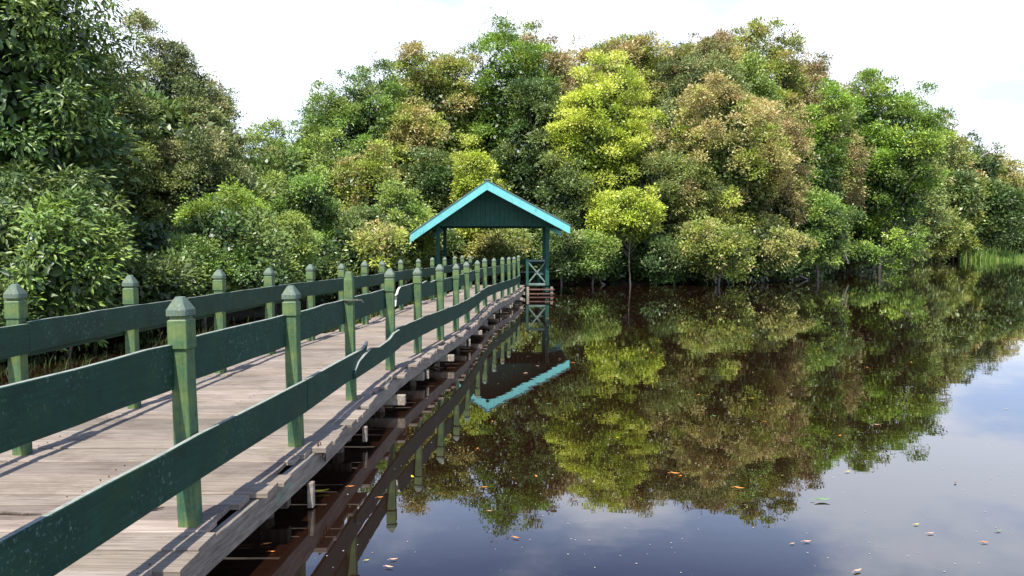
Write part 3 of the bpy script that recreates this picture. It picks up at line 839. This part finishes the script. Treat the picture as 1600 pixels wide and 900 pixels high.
def tree(label, px, ytop, ybot, hwpx, d, pal, name='broadleaf_tree', cat='tree', leafL=None, hexa=False, flush=0.25, spiky=0.4,
         nlobe=None, dens=None, yr=None, per=16, droop=0.0, bark='bark', lobe=None, group=None, trunk_r=None, bare=0):
    top = at_depth(px, ytop, d); bot = at_depth(px, ybot, d)
    bot.z = max(bot.z, 0.15)
    if 40 < d < 75 and name == 'broadleaf_tree': hwpx *= 1.12
    rx = hwpx/FPX*d; rz = (top.z-bot.z)/2
    ry = yr or min(max(rx, 1.6), 3.6 if d < 75 else 5)
    cz = (top.z+bot.z)/2
    cx = top.x
    gz = float(ground_z(np.array([cx]), np.array([d]))[0])
    if leafL is None: leafL = 0.0031*d + 0.012
    leafL = min(leafL, 0.46)
    if name == 'broadleaf_tree' and not hexa:
        yb2 = min(ybot+95, 430) if d < 55 else (418 if d < 75 else 400)
        if yb2 > ybot: bot.z = max(0.3, at_depth(px, yb2, d).z); rz = (top.z-bot.z)/2; cz = (top.z+bot.z)/2
    sc_ = math.sqrt(max(d, 12)/43)
    lo, hi = lobe or (0.36, 0.80)
    lo, hi = lo*sc_, hi*sc_
    lo, hi = min(lo, rx*0.35), min(hi, rx*0.6)
    ml = (lo+hi)/2
    surf = 4*math.pi*(((rx*ry)**1.6+(rx*rz)**1.6+(ry*rz)**1.6)/3)**(1/1.6)
    if nlobe is None: nlobe = int(np.clip(surf*0.92/(math.pi*ml*ml), 14, 170))
    (V, F, T), lc, lr = foliage((0, 0, cz-gz), (rx, ry, rz), nlobe, dens or 0.66, leafL, hexa, flush, spiky, per, droop, (lo, hi), hue0={'lemon': 0.02, 'vivid': 0.2, 'gold': 0.2}.get(pal, 0.32))
    root = empty(name, (cx, d, gz), label, cat, group)
    me = np_mesh('crown', V, F, T)
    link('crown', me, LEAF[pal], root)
    # trunk and limbs
    q = MB(); r0 = trunk_r or (0.04 + 0.009*(top.z-gz))
    H = top.z - gz
    wob = lambda a: rng.uniform(-a, a)
    pts = [(wob(.1), wob(.1), -0.25)]
    nst = 6
    hx, hy = wob(rx*0.2), wob(ry*0.2)
    for k in range(1, nst+1):
        f = k/nst
        pts.append((hx*f+wob(rx*0.05), hy*f+wob(ry*0.05), H*0.82*f))
    q.tube(pts, [r0*(1-0.8*k/nst) for k in range(nst+1)], 7)
    order = rng.permutation(len(lc))[:min(len(lc), 18)]
    for i in order:
        tgt = Vector(lc[i]); f = min(0.95, max(0.15, (tgt.z/H)*0.62/0.82))
        seg = f*nst; k0 = min(int(seg), nst-1); fr = seg-k0
        st = Vector(pts[k0]).lerp(Vector(pts[k0+1]), fr)
        mid = st.lerp(tgt, 0.5) + Vector((wob(.15), wob(.15), 0.1*(tgt-st).length*0.6))
        rb = r0*(1-0.8*f)*0.55
        q.tube([st, mid, tgt], [rb, rb*0.6, rb*0.2], 5)
        for s_ in range(3):
            dd = Vector(unit(rng.normal(size=3)))*float(lr[i])*0.95
            dd.z = abs(dd.z)
            q.tube([tgt.lerp(mid, 0.3*s_/3), tgt+dd*0.5+Vector((0,0,0.05)), tgt+dd], [rb*0.3, rb*0.18, rb*0.06], 4)
    for s_ in range(bare):     # bare pale branches reaching out
        a = rng.uniform(0, 2*math.pi); st = Vector(pts[int(rng.integers(2, 5))])
        e = Vector((rx*1.0*math.cos(a), -abs(ry*1.05*math.sin(a))-0.2, st.z*0.2+rng.uniform(0.3, 1.0)*H*0.35)) + Vector((0, 0, st.z*0.55))
        m1 = st.lerp(e, 0.5)+Vector((wob(.3), wob(.2), wob(.3)))
        q.tube([st, m1, e], [r0*0.35, r0*0.22, r0*0.06], 5)
        for z_ in range(3):
            q.tube([m1.lerp(e, 0.3*z_), m1.lerp(e, 0.3*z_+0.3)+Vector((wob(.6), wob(.3), rng.uniform(.1, .7)))], [r0*0.12, r0*0.03], 4)
    q.build('trunk', M[bark], root, fix=False, smooth=True)
    return root, len(F)

TREES = [
 ('deep green tree filling the skyline between the spiky green and yellow-green trees', 630, 92, 330, 58, 48, 'green', dict(flush=0.3, spiky=1.3)),
 ('shaded tree in the notch left of the tallest green tree', 742, 98, 330, 49, 50, 'deep', dict(flush=0.3, spiky=1.2)),
 ('small russet-tipped tree on the skyline behind the big lemon-green one', 915, 58, 260, 51, 55, 'gold', dict(flush=0.4, spiky=1.6)),
 ('reddish tree on the skyline just right of the rounded russet one', 1130, 62, 240, 53, 56, 'russet', dict(flush=0.7, spiky=1.3)),
 ('dull green tree behind the rusty slope of the skyline', 1335, 118, 300, 52, 64, 'olive', dict(flush=0.3, spiky=1.0)),
 ('grey-olive tree at the left foot of the tall grey-green tree', 330, 130, 330, 42, 33, 'greyish', dict(flush=0.2, spiky=1.2)),
 ('soft green tree between the dip of the treeline and the dense spiky tree', 492, 190, 400, 44, 42, 'green', dict(flush=0.4, spiky=1.2)),
 # label, px, ytop, ybot, halfwidth, depth, palette, options
 ('huge dark tree with large glossy leaves filling the upper left corner', 5, -170, 430, 165, 16.5, 'glossy', dict(leafL=0.145, hexa=True, per=11, flush=0.06, spiky=1.2, droop=0.45)),
 ('dark drooping large-leaved tree at the left edge behind the near railing', 40, 250, 560, 130, 14.8, 'deep', dict(leafL=0.135, hexa=True, per=11, flush=0.10, spiky=1.0, droop=0.5)),
 ('leafy green sapling in front of the dark large-leaved tree', 100, 320, 545, 48, 13.6, 'glossy', dict(trunk_r=0.03, name='sapling', leafL=0.13, hexa=True, per=9, dens=0.42, flush=0.3, spiky=1.0, droop=0.5)),
 ('tall grey-green tree rising right of the dark corner tree', 262, 22, 300, 92, 30, 'greyish', dict(flush=0.3, spiky=1.3, bare=3)),
 ('dark olive tree right of the large-leaved corner tree', 175, 90, 420, 70, 24, 'olive', dict(flush=0.2)),
 ('broad grey-olive tree with feathery sprays below the tall grey-green one', 290, 200, 440, 95, 26, 'greyish', dict(flush=0.15)),
 ('olive tree filling the dip of the treeline on the left', 375, 225, 420, 80, 34, 'olive', dict(flush=0.2)),
 ('pale green tree with a bare branch at the low point of the treeline', 440, 195, 400, 62, 40, 'green', dict(flush=0.35, spiky=1.0, bare=2, bark='bark_pale')),
 ('rounded bright green bushy tree above the left railing', 362, 292, 430, 58, 23, 'vivid', dict(flush=0.35)),
 ('dark shrub with pale leaf tips behind the second left post', 232, 345, 480, 62, 20, 'deep', dict(name='shrub', cat='shrub', flush=0.3)),
 ('dark green shrub beneath the bright bushy tree', 315, 370, 478, 70, 19.5, 'green', dict(name='shrub', cat='shrub', flush=0.25)),
 ('green shrub with pale tips left of the broken rail', 430, 340, 470, 62, 23, 'green', dict(name='shrub', cat='shrub', flush=0.35)),
 ('mid green leafy tree left of the shelter with layered sprays', 480, 255, 430, 62, 30, 'green', dict(flush=0.3)),
 ('tall dense green tree with spiky top left of the shelter', 560, 98, 330, 74, 43, 'green', dict(flush=0.15, spiky=1.6)),
 ('small deep green tree leaning out over the bright sapling', 520, 205, 400, 55, 38, 'green', dict(flush=0.25)),
 ('golden-tipped tree between the dense green tree and the shelter', 572, 215, 400, 55, 36, 'gold', dict(flush=0.4)),
 ('dark tree with shaded base behind the middle of the railing', 540, 320, 450, 62, 31, 'deep', dict(flush=0.2)),
 ('yellow-green sapling just above the far left posts', 600, 350, 440, 34, 27, 'gold', dict(dens=0.38, flush=0.3, leafL=0.13, name='sapling', spiky=1.5, lobe=(0.3,0.62), bark='bark_pale')),
 ('pale-flecked tree left of the roof', 632, 285, 420, 48, 33.5, 'green', dict(flush=0.5, bare=2, bark='bark_pale')),
 ('brownish golden tree above the left end of the roof', 650, 150, 330, 46, 42, 'gold', dict(flush=0.55, bare=1)),
 ('yellow-green twin-topped tree left of the tallest green one', 690, 48, 300, 65, 46, 'gold', dict(flush=0.35, spiky=1.2)),
 ('low leafy tree filling the gap beneath the golden-brown tree', 680, 225, 400, 50, 40, 'deep', dict(flush=0.2)),
 ('tallest bright green tree directly behind the shelter peak', 790, 28, 330, 81, 47, 'vivid', dict(flush=0.1, spiky=1.4)),
 ('deep green tree with dark hollow behind the roof peak', 835, 120, 380, 60, 44, 'deep', dict(flush=0.25)),
 ('lemon-tipped tree peeping over the left slope of the roof', 748, 218, 360, 46, 38.5, 'lemon', dict(flush=0.25, lobe=(0.3,0.62))),
 ('russet topped tree right of the tallest green one', 862, 42, 260, 60, 51, 'russet', dict(flush=0.45, spiky=1.2)),
 ('olive undergrowth tree seen through the open shelter', 775, 345, 446, 52, 38, 'olive', dict(flush=0.5, name='shrub', cat='shrub')),
 ('dark shrub behind the left shelter posts', 700, 350, 446, 50, 38.5, 'deep', dict(name='shrub', cat='shrub', flush=0.1)),
 ('big lemon-green tree right of the shelter, brightest of the forest', 925, 95, 310, 84, 42.5, 'lemon', dict(flush=0.35, lobe=(0.3,0.62))),
 ('pale gold tree behind the big lemon-green one', 965, 42, 260, 81, 52, 'gold', dict(flush=0.45, spiky=1.5)),
 ('grey-green tree with thin shoots above the skyline', 1000, 60, 240, 52, 54, 'greyish', dict(flush=0.3, spiky=2.0)),
 ('russet rounded tree on the skyline above the forest centre', 1065, 34, 230, 72, 53, 'russet', dict(flush=0.5, spiky=1.2)),
 ('grey-green bushy tree framed by russet trees', 1090, 82, 260, 72, 48, 'greyish', dict(flush=0.15)),
 ('small vivid green tree beside the grey-green bushy one', 1162, 98, 260, 44, 48, 'green', dict(flush=0.35)),
 ('large pink-and-yellow tipped tree in the middle of the far bank', 1120, 128, 350, 108, 44, 'gold', dict(flush=0.6)),
 ('golden olive tree on the skyline right of centre', 1190, 40, 250, 65, 54, 'gold', dict(flush=0.3, spiky=1.3)),
 ('rusty tree sloping down the skyline', 1240, 72, 260, 56, 56, 'russet', dict(flush=0.6, spiky=1.2)),
 ('reddish tree between the rusty one and the tall right green tree', 1288, 95, 280, 53, 58, 'russet', dict(flush=0.5, spiky=1.2)),
 ('salmon-tinged leafy tree over the right part of the far bank', 1200, 185, 400, 58, 45, 'russet', dict(flush=0.55)),
 ('vivid green narrow tree left of the tall dark-bodied one', 1272, 130, 400, 51, 50, 'vivid', dict(flush=0.15)),
 ('tall dark-bodied tree with sunlit top at the bend of the bank', 1382, 100, 330, 79, 60, 'vivid', dict(flush=0.2, bare=2)),
 ('dark hanging tree under the tall sunlit top', 1372, 235, 412, 66, 62, 'deep', dict(flush=0.1, bare=3, bark='bark_pale')),
 ('olive shaded tree right of the tall dark-bodied one', 1430, 220, 412, 46, 90, 'olive', dict(flush=0.15)),
 ('deep green shrubby tree left of the far-bank trunks', 880, 235, 440, 46, 41, 'deep', dict(flush=0.35)),
 ('small lemon-bright tree leaning over the water right of the shelter', 985, 290, 395, 58, 39.3, 'lemon', dict(dens=0.5, spiky=1.6, flush=0.35, name='sapling', leafL=0.14, lobe=(0.3,0.62), trunk_r=0.05)),
 ('dark tree with grey stems behind the small lemon-bright one', 1020, 215, 430, 66, 43, 'olive', dict(flush=0.3, bare=3, bark='bark_pale')),
 ('low olive tree with thin grey stems at the middle of the bank', 1090, 250, 425, 50, 43, 'olive', dict(flush=0.4, bare=4, bark='bark_pale')),
 ('yellow-tipped shrub standing in the water at the far bank', 1122, 338, 444, 54, 38.8, 'gold', dict(dens=0.42, lobe=(0.25,0.6), spiky=1.8, flush=0.3, name='shrub', cat='shrub')),
 ('pale-leaved shrub at the waterline right of the shelter', 925, 360, 447, 44, 39, 'green', dict(flush=0.5, name='shrub', cat='shrub')),
 ('dark shrub hanging over the water below the lemon-bright sapling', 1025, 370, 446, 56, 40, 'deep', dict(flush=0.35, name='shrub', cat='shrub')),
 ('gloomy dark shrub right beside the shelter steps', 878, 345, 448, 34, 38.2, 'deep', dict(flush=0.15, name='shrub', cat='shrub')),
 ('olive shrub with reddish tips right of the yellow-tipped one', 1195, 330, 440, 56, 42.5, 'olive', dict(flush=0.4, name='shrub', cat='shrub')),
 ('rounded leafy green tree overhanging the water at the bank corner', 1280, 290, 436, 50, 46, 'green', dict(flush=0.4)),
 ('low green shrub with pale hanging leaves under the dark tree', 1345, 378, 420, 30, 58, 'green', dict(flush=0.5, name='shrub', cat='shrub')),
 ('far olive tree on the slope of the treeline right of the tall green tree', 1472, 172, 400, 46, 118, 'olive', dict(flush=0.4, spiky=1.2)),
 ('far golden tree in the right distance, left of the bare branches', 1495, 215, 400, 40, 124, 'gold', dict(flush=0.45)),
 ('far dark-topped tree with bare silver branches', 1530, 206, 380, 40, 140, 'deep', dict(flush=0.3, bare=4, bark='bark_pale')),
 ('far yellow-green tree left of the right frame edge', 1560, 236, 400, 40, 146, 'gold', dict(flush=0.4)),
 ('far orange-tinged tree at the right frame edge', 1600, 258, 395, 42, 160, 'russet', dict(flush=0.5)),
 ('far golden-green low tree left of the reeds', 1458, 310, 408, 44, 108, 'gold', dict(flush=0.35)),
 ('far rounded pale shrub at the start of the reeds', 1490, 350, 406, 34, 122, 'gold', dict(flush=0.2, name='shrub', cat='shrub')),
 ('far shaded tree standing behind the reed bank', 1540, 290, 392, 42, 150, 'gold', dict(flush=0.25)),
 ('far yellowish tree behind the reeds by the frame edge', 1592, 300, 388, 42, 165, 'gold', dict(flush=0.3)),
 ('farthest tree beyond the right edge of the forest', 1655, 285, 392, 52, 172, 'olive', dict(flush=0.3)),
]
tot = 0
for a in TREES:
    lab, px, yt, yb, hw, d, pal, kw = a
    kw = dict(kw); kw.setdefault('group', 'trees and shrubs of the swamp forest')
    _, nf = tree(lab, px, yt, yb, hw, d, pal, **kw)
    tot += nf
print('leaf faces', tot)

# a second, hidden row makes the forest deep: one mass, no tree of it can be told apart
def forest_mass():
    Vs, Fs, Ts = [], [], []; k = 0
    P = [(-15, 20, 5.0, 9), (-13, 27, 3.5, 8), (-12, 33, 3.5, 6.5), (-9.5, 41, 3, 6.5), (-6, 47, 3.2, 8.5), (-1.5, 50, 3.4, 10.5), (2.5, 53, 3.5, 11.5), (7, 55, 3.5, 12.5), (11.5, 57, 3.5, 13),
         (15.5, 58, 3.5, 13), (20, 60, 3.5, 13), (24.5, 64, 3.8, 13), (30, 72, 4.5, 13), (38, 84, 5, 13), (48, 98, 6, 14), (60, 112, 7, 14), (74, 124, 8, 13), (90, 134, 9, 12)]
    for x, yv, r_, h_ in P:
        leafL = 0.30 if yv < 70 else 0.5
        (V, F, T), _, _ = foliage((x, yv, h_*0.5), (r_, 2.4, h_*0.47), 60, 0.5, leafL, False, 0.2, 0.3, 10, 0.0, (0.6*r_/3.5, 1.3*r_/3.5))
        Vs.append(V); Fs.append(F+k); Ts.append(T); k += len(V)
    me = np_mesh('forest_behind', np.concatenate(Vs), np.concatenate(Fs), np.concatenate(Ts))
    tag(link('forest_behind', me, LEAF['deep']), 'deeper forest foliage merging behind the first line of trees', 'forest', kind='stuff')
forest_mass()
def undergrowth():
    Vs, Fs, Ts = [], [], []; k = 0
    P = np.array(SHORE[2:-2], float); L = np.r_[0, np.cumsum(np.hypot(*np.diff(P, axis=0).T))]
    sd = 0
    while sd < L[-1]:
        x = np.interp(sd, L, P[:, 0]); yv = np.interp(sd, L, P[:, 1])
        i = min(np.searchsorted(L, sd, side='right')-1, len(P)-2); dd = unit(P[i+1]-P[i]); nx, ny = -dd[1], dd[0]
        o_ = rng.uniform(-0.5, 1.6); r_ = rng.uniform(0.9, 1.7)*(1+max(0, yv-50)*0.012); h_ = rng.uniform(1.0, 3.6)*(1+max(0, yv-50)*0.006)
        leafL = float(np.clip(0.0045*yv+0.01, 0.12, 0.5))
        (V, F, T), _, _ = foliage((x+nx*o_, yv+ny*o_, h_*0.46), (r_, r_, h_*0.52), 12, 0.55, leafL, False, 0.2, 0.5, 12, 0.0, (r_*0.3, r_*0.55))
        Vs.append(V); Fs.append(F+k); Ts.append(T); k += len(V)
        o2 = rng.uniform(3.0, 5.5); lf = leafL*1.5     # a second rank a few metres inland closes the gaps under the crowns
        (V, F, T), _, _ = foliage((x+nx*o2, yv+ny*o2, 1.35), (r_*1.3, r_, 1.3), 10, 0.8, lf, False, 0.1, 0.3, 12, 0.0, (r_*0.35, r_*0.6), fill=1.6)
        Vs.append(V); Fs.append(F+k); Ts.append(T); k += len(V)
        sd += r_*rng.uniform(0.7, 1.1)
    me = np_mesh('undergrowth', np.concatenate(Vs), np.concatenate(Fs), np.concatenate(Ts))
    tag(link('undergrowth', me, LEAF['deep']), 'dark tangled undergrowth along the waterline of the forest', 'undergrowth', kind='stuff')
undergrowth()

# ------------------------------------------------------------------ dead wood at the waterline
def dead_branch(label, px, py, d, wpx, hpx, seed):
    r = random.Random(seed); p = at_depth(px, py, d); k = d/FPX
    q = MB(); W_, H_ = wpx*k, hpx*k
    def grow(st, dr, ln, rad, lev):
        pts = [Vector(st)]; dv = Vector(dr).normalized()
        for i in range(5):
            dv = (dv + Vector((r.uniform(-.35, .35), r.uniform(-.3, .3), r.uniform(-.2, .35)))).normalized()
            pts.append(pts[-1] + dv*ln/5)
        q.tube(pts, [rad*(1-0.15*i) for i in range(6)], 5)
        if lev:
            for i in range(1, 6):
                if r.random() < 0.8:
                    grow(pts[i], dv + Vector((r.uniform(-.9, .9), r.uniform(-.6, .3), r.uniform(-.1, .8))), ln*0.5, rad*0.5, lev-1)
    sx = r.choice((-1, 1))
    base = Vector((p.x, d, max(p.z, 0.0)))
    grow(base, (W_*sx, -0.3, H_), math.hypot(W_, H_), 0.035+0.0007*d, 2)
    tag(q.build('dead_branch', M['bark_pale'], None, base, loc=base, smooth=True), label, 'branch', 'dead branches along the far bank')
dead_branch('pale crooked branch reaching out of the dark bank at the bend', 1326, 412, 56, 24, 26, 3)
dead_branch('bare white branch sticking out low beside the tall dark-bodied tree', 1402, 384, 60, 34, 44, 8)
dead_branch('bare silver twigs high in the far right treeline', 1532, 246, 132, 30, 16, 5)
dead_branch('thin dead stems rising from the water in the middle of the far bank', 1118, 443, 40.2, 6, 46, 12)
dead_branch('leaning dead stick at the dark waterline right of the shelter', 945, 446, 40.0, 20, 22, 15)
dead_branch('low fallen branch with tips in the water near the bank corner', 1262, 436, 46.5, 34, 14, 21)

# ------------------------------------------------------------------ reeds, marsh grass, leaf litter on the water
def blades(name, pts, hts, wd, mat, bend=0.35):
    n = len(pts); ang = rng.uniform(0, 2*math.pi, n)
    d = np.stack([np.cos(ang), np.sin(ang), np.zeros(n)], 1)
    s = np.stack([-np.sin(ang+0.7), np.cos(ang+0.7), np.zeros(n)], 1)
    h = hts[:, None]; bnd = rng.uniform(0.1, 1, (n, 1))*bend
    w_ = wd*rng.uniform(0.7, 1.3, (n, 1))
    up = np.array([0, 0, 1.0])
    p0, p1 = pts - s*w_, pts + s*w_
    m = pts + d*h*bnd*0.35 + up*h*0.6
    p2, p3 = m + s*w_*0.8, m - s*w_*0.8
    tp = pts + d*h*bnd + up*h*(1-bnd*0.4)
    V = np.stack([p0, p1, p2, p3, tp+s*w_*0.12, tp-s*w_*0.12], 1).reshape(-1, 3)
    i = (np.arange(n)*6)[:, None]
    F = np.concatenate([i+np.array([0,1,2,3]), i+np.array([3,2,4,5])], 0)
    T = np.zeros((n, 4)); T[:, 0] = rng.random(n); T[:, 1] = (rng.random(n) < 0.2)*rng.random(n); T[:, 3] = 1
    return link(name, np_mesh(name, V, F, np.repeat(T, 6, 0)), mat)
grass_m = m_leaf('leaf_reed', (0.10,0.20,0.03), (0.27,0.42,0.08), (0.42,0.42,0.14), 0.35, 0.5)
sedge_m = m_leaf('leaf_sedge', (0.03,0.055,0.012), (0.10,0.14,0.03), (0.22,0.20,0.06), 0.3, 0.5)
n = 26000
px_r = rng.uniform(1496, 1760, n); dep = rng.uniform(120, 200, n)
xx = (px_r-800)/FPX*dep
sg = shore_signed(xx, dep)
ok = (sg > -10) & (sg < 2); xx, dd_ = xx[ok], dep[ok]
pts_r = np.stack([xx, dd_, np.maximum(ground_z(xx, dd_), -0.3)], 1)
o = blades('reed_bank', pts_r, np.interp(sg[ok], [-10, 2], [0.8, 3.4])*rng.uniform(0.6, 1.3, len(xx))*(1+0.3*np.sin(xx*0.7)+0.2*np.sin(xx*1.9)), 0.055, grass_m)
tag(o, 'pale green reed bank along the far right shore', 'reeds', kind='stuff')
n = 4000
cl = []
for _ in range(150):
    yv = rng.uniform(4, 31); xl_ = interp(lp, yv)
    sx = np.interp(yv, [p[1] for p in SHORE[:8]], [p[0] for p in SHORE[:8]])
    cl.append((rng.uniform(sx-0.5, xl_-0.7), yv, rng.uniform(0.15, 0.5), rng.uniform(0.15, 0.38)))
cl = np.array(cl)
idx = rng.integers(0, len(cl), n)
pp = np.stack([cl[idx, 0]+rng.normal(size=n)*cl[idx, 2], cl[idx, 1]+rng.normal(size=n)*cl[idx, 2], np.zeros(n)], 1)
keep = pp[:, 0] < np.array([interp(lp, y_) for y_ in pp[:, 1]]) - 0.45
pp = pp[keep]; pp[:, 2] = np.maximum(ground_z(pp[:, 0], pp[:, 1]), -0.1)
o = blades('marsh_grass', pp, cl[idx, 3][keep]*rng.uniform(0.5, 1.2, len(pp)), 0.006, sedge_m, 0.6)
tag(o, 'thin marsh grass growing in the shallow water left of the boardwalk', 'grass', kind='stuff')

# tiny specks of pollen and bark floating on the surface
n = 1300
yv = 3 + 40*rng.random(n)**1.6; xv = (rng.uniform(420, 1600, n)-800)/FPX*yv
ok = (xv > np.array([interp(rp, a)+0.35 if a < 31 else 2.2 for a in yv])) & (shore_signed(xv, yv) < -0.3)
xv, yv = xv[ok], yv[ok]; n = len(xv)
sz = rng.uniform(0.0025, 0.0065, n)*(1+yv*0.04)
V = np.zeros((n, 5, 3)); ph = rng.uniform(0, 6.28, n)
for k in range(4):
    V[:, k, 0] = xv + sz*np.cos(ph+k*1.57)*(1.0 if k % 2 else 0.6); V[:, k, 1] = yv + sz*np.sin(ph+k*1.57); V[:, k, 2] = 0.003
V[:, 4] = V[:, :4].mean(1); V[:, 4, 2] = 0.003+sz*0.4
i = (np.arange(n)*5)[:, None]
F = np.concatenate([i+np.array([a, (a+1) % 4, 4]) for a in range(4)], 0)
tag(link('floating_specks', np_mesh('floating_specks', V.reshape(-1, 3), F), m_simple('speck', (0.42,0.38,0.33), 0.8)), 'tiny pale specks drifting on the dark water', 'specks', kind='stuff')

def leaf_mesh(nm, L, W, curl, mat):
    q = MB(); n = 8; top = []; r = random.Random(nm)
    vs_ = []
    for k in range(n+1):
        f = k/n; w_ = W*math.sin(math.pi*min(1, f*0.96+0.02))**0.8*(1-0.25*f)
        z = 0.006 + curl*(f-0.5)**2*4*L
        vs_ += [(L*(f-0.5), -w_/2, z+w_*0.22), (L*(f-0.5), 0.02*L*math.sin(f*3), z), (L*(f-0.5), w_/2, z+w_*0.22)]
    q.v = vs_
    for k in range(n):
        a = k*3
        q.f += [(a, a+3, a+4, a+1), (a+1, a+4, a+5, a+2)]
    q.tube([(-L*0.5, 0, 0.006), (-L*0.62, 0.01*L, 0.008), (-L*0.72, 0.04*L, 0.006)], [0.0016]*3, 4)
    me = bpy.data.meshes.new(nm); me.from_pydata(q.v, [], q.f); me.materials.append(mat)
    return me
LM = {k: m_simple('fallen_leaf_'+k, c, 0.55) for k, c in dict(orange=(0.75,0.27,0.05), yellow=(0.8,0.62,0.06), pink=(0.72,0.42,0.28), green=(0.16,0.32,0.12), brown=(0.25,0.12,0.05)).items()}
LMESH = {k: leaf_mesh('floating_leaf_'+k, 0.085, 0.030, 0.12, LM[k]) for k in LM}
special = [
 (418,851,'orange',1.0,'orange fallen leaf floating nearest to the boardwalk edge'),
 (424,863,'orange',0.8,'second small orange leaf just in front of the one by the boardwalk'),
 (502,770,'yellow',2.0,'curled yellow leaf cluster floating by the piling'),
 (548,761,'orange',0.9,'bright orange leaf right of the curled yellow leaf'),
 (594,778,'orange',0.8,'orange leaf between the railing reflections'),
 (615,875,'pink',0.9,'pale pink leaf at the bottom near the railing reflection'),
 (608,887,'pink',1.0,'pale peach leaf nearest to the bottom edge left of centre'),
 (573,876,'yellow',0.55,'small yellow leaf on the reflected post'),
 (1285,783,'green',1.9,'long pale green leaf floating on the blue reflection'),
 (1155,764,'orange',1.3,'orange leaf on the edge of the reflected treetops'),
 (1055,741,'orange',1.3,'lone orange leaf in the middle of the reflected forest'),
 (1340,893,'pink',1.1,'peach leaf at the very bottom on the right side'),
 (1261,847,'pink',0.9,'round pink leaf floating on the blue reflection'),
 (1238,850,'pink',0.6,'tiny pinkish leaf beside the round pink one'),
 (806,841,'orange',0.9,'orange leaf just below the reflected treetops'),
 (765,799,'pink',0.6,'small pale leaf below the reflected roof'),
 (757,762,'orange',0.8,'orange leaf in the reflected lemon tree'),
 (1432,820,'yellow',0.7,'yellowish leaf on the blue water at the right'),
 (1454,834,'pink',0.8,'rosy leaf on the blue water at the right'),
 (1538,848,'orange',0.8,'brownish orange leaf near the right bottom corner'),
 (1560,830,'green',0.8,'small greenish leaf near the right edge'),
]
for k, (px, py, col, s, lb) in enumerate(special):
    p = at_z(px, py, 0.002)
    o = link('floating_leaf', LMESH[col], loc=p)
    s *= 0.34 + 0.045*p.y
    o.scale = (s*1.25, s*1.25, s*1.25); o.rotation_euler = (0, 0, rng.uniform(-0.5, 0.5))
    tag(o, lb, 'leaf', 'fallen leaves floating on the water')
gen = {'orange': 'small orange fallen leaf adrift on the dark reflected forest', 'yellow': 'small yellow fallen leaf adrift on the dark reflected forest',
       'pink': 'small pale pink leaf adrift on the open water', 'brown': 'small brown leaf adrift on the open water', 'green': 'small pale green leaf adrift on the reflected forest'}
k = 0
while k < 44:
    px = rng.uniform(640, 1590); py = 455 + 330*rng.random()**1.3
    p = at_z(px, py, 0.002)
    if p.y < 31 and p.x < interp(rp, p.y)+0.7: continue
    if -4 < p.x < 2.3 and 29 < p.y < 36: continue
    if shore_signed(np.array([p.x]), np.array([p.y]))[0] > -1: continue
    col = str(rng.choice(['orange', 'orange', 'orange', 'yellow', 'pink', 'brown', 'green']))
    o = link('floating_leaf', LMESH[col], loc=p)
    s = (0.6+0.7*rng.random())*(0.38+0.035*p.y); o.scale = (s, s, s); o.rotation_euler = (0, 0, rng.uniform(0, 6.28))
    tag(o, gen[col], 'leaf', 'fallen leaves floating on the water')
    k += 1
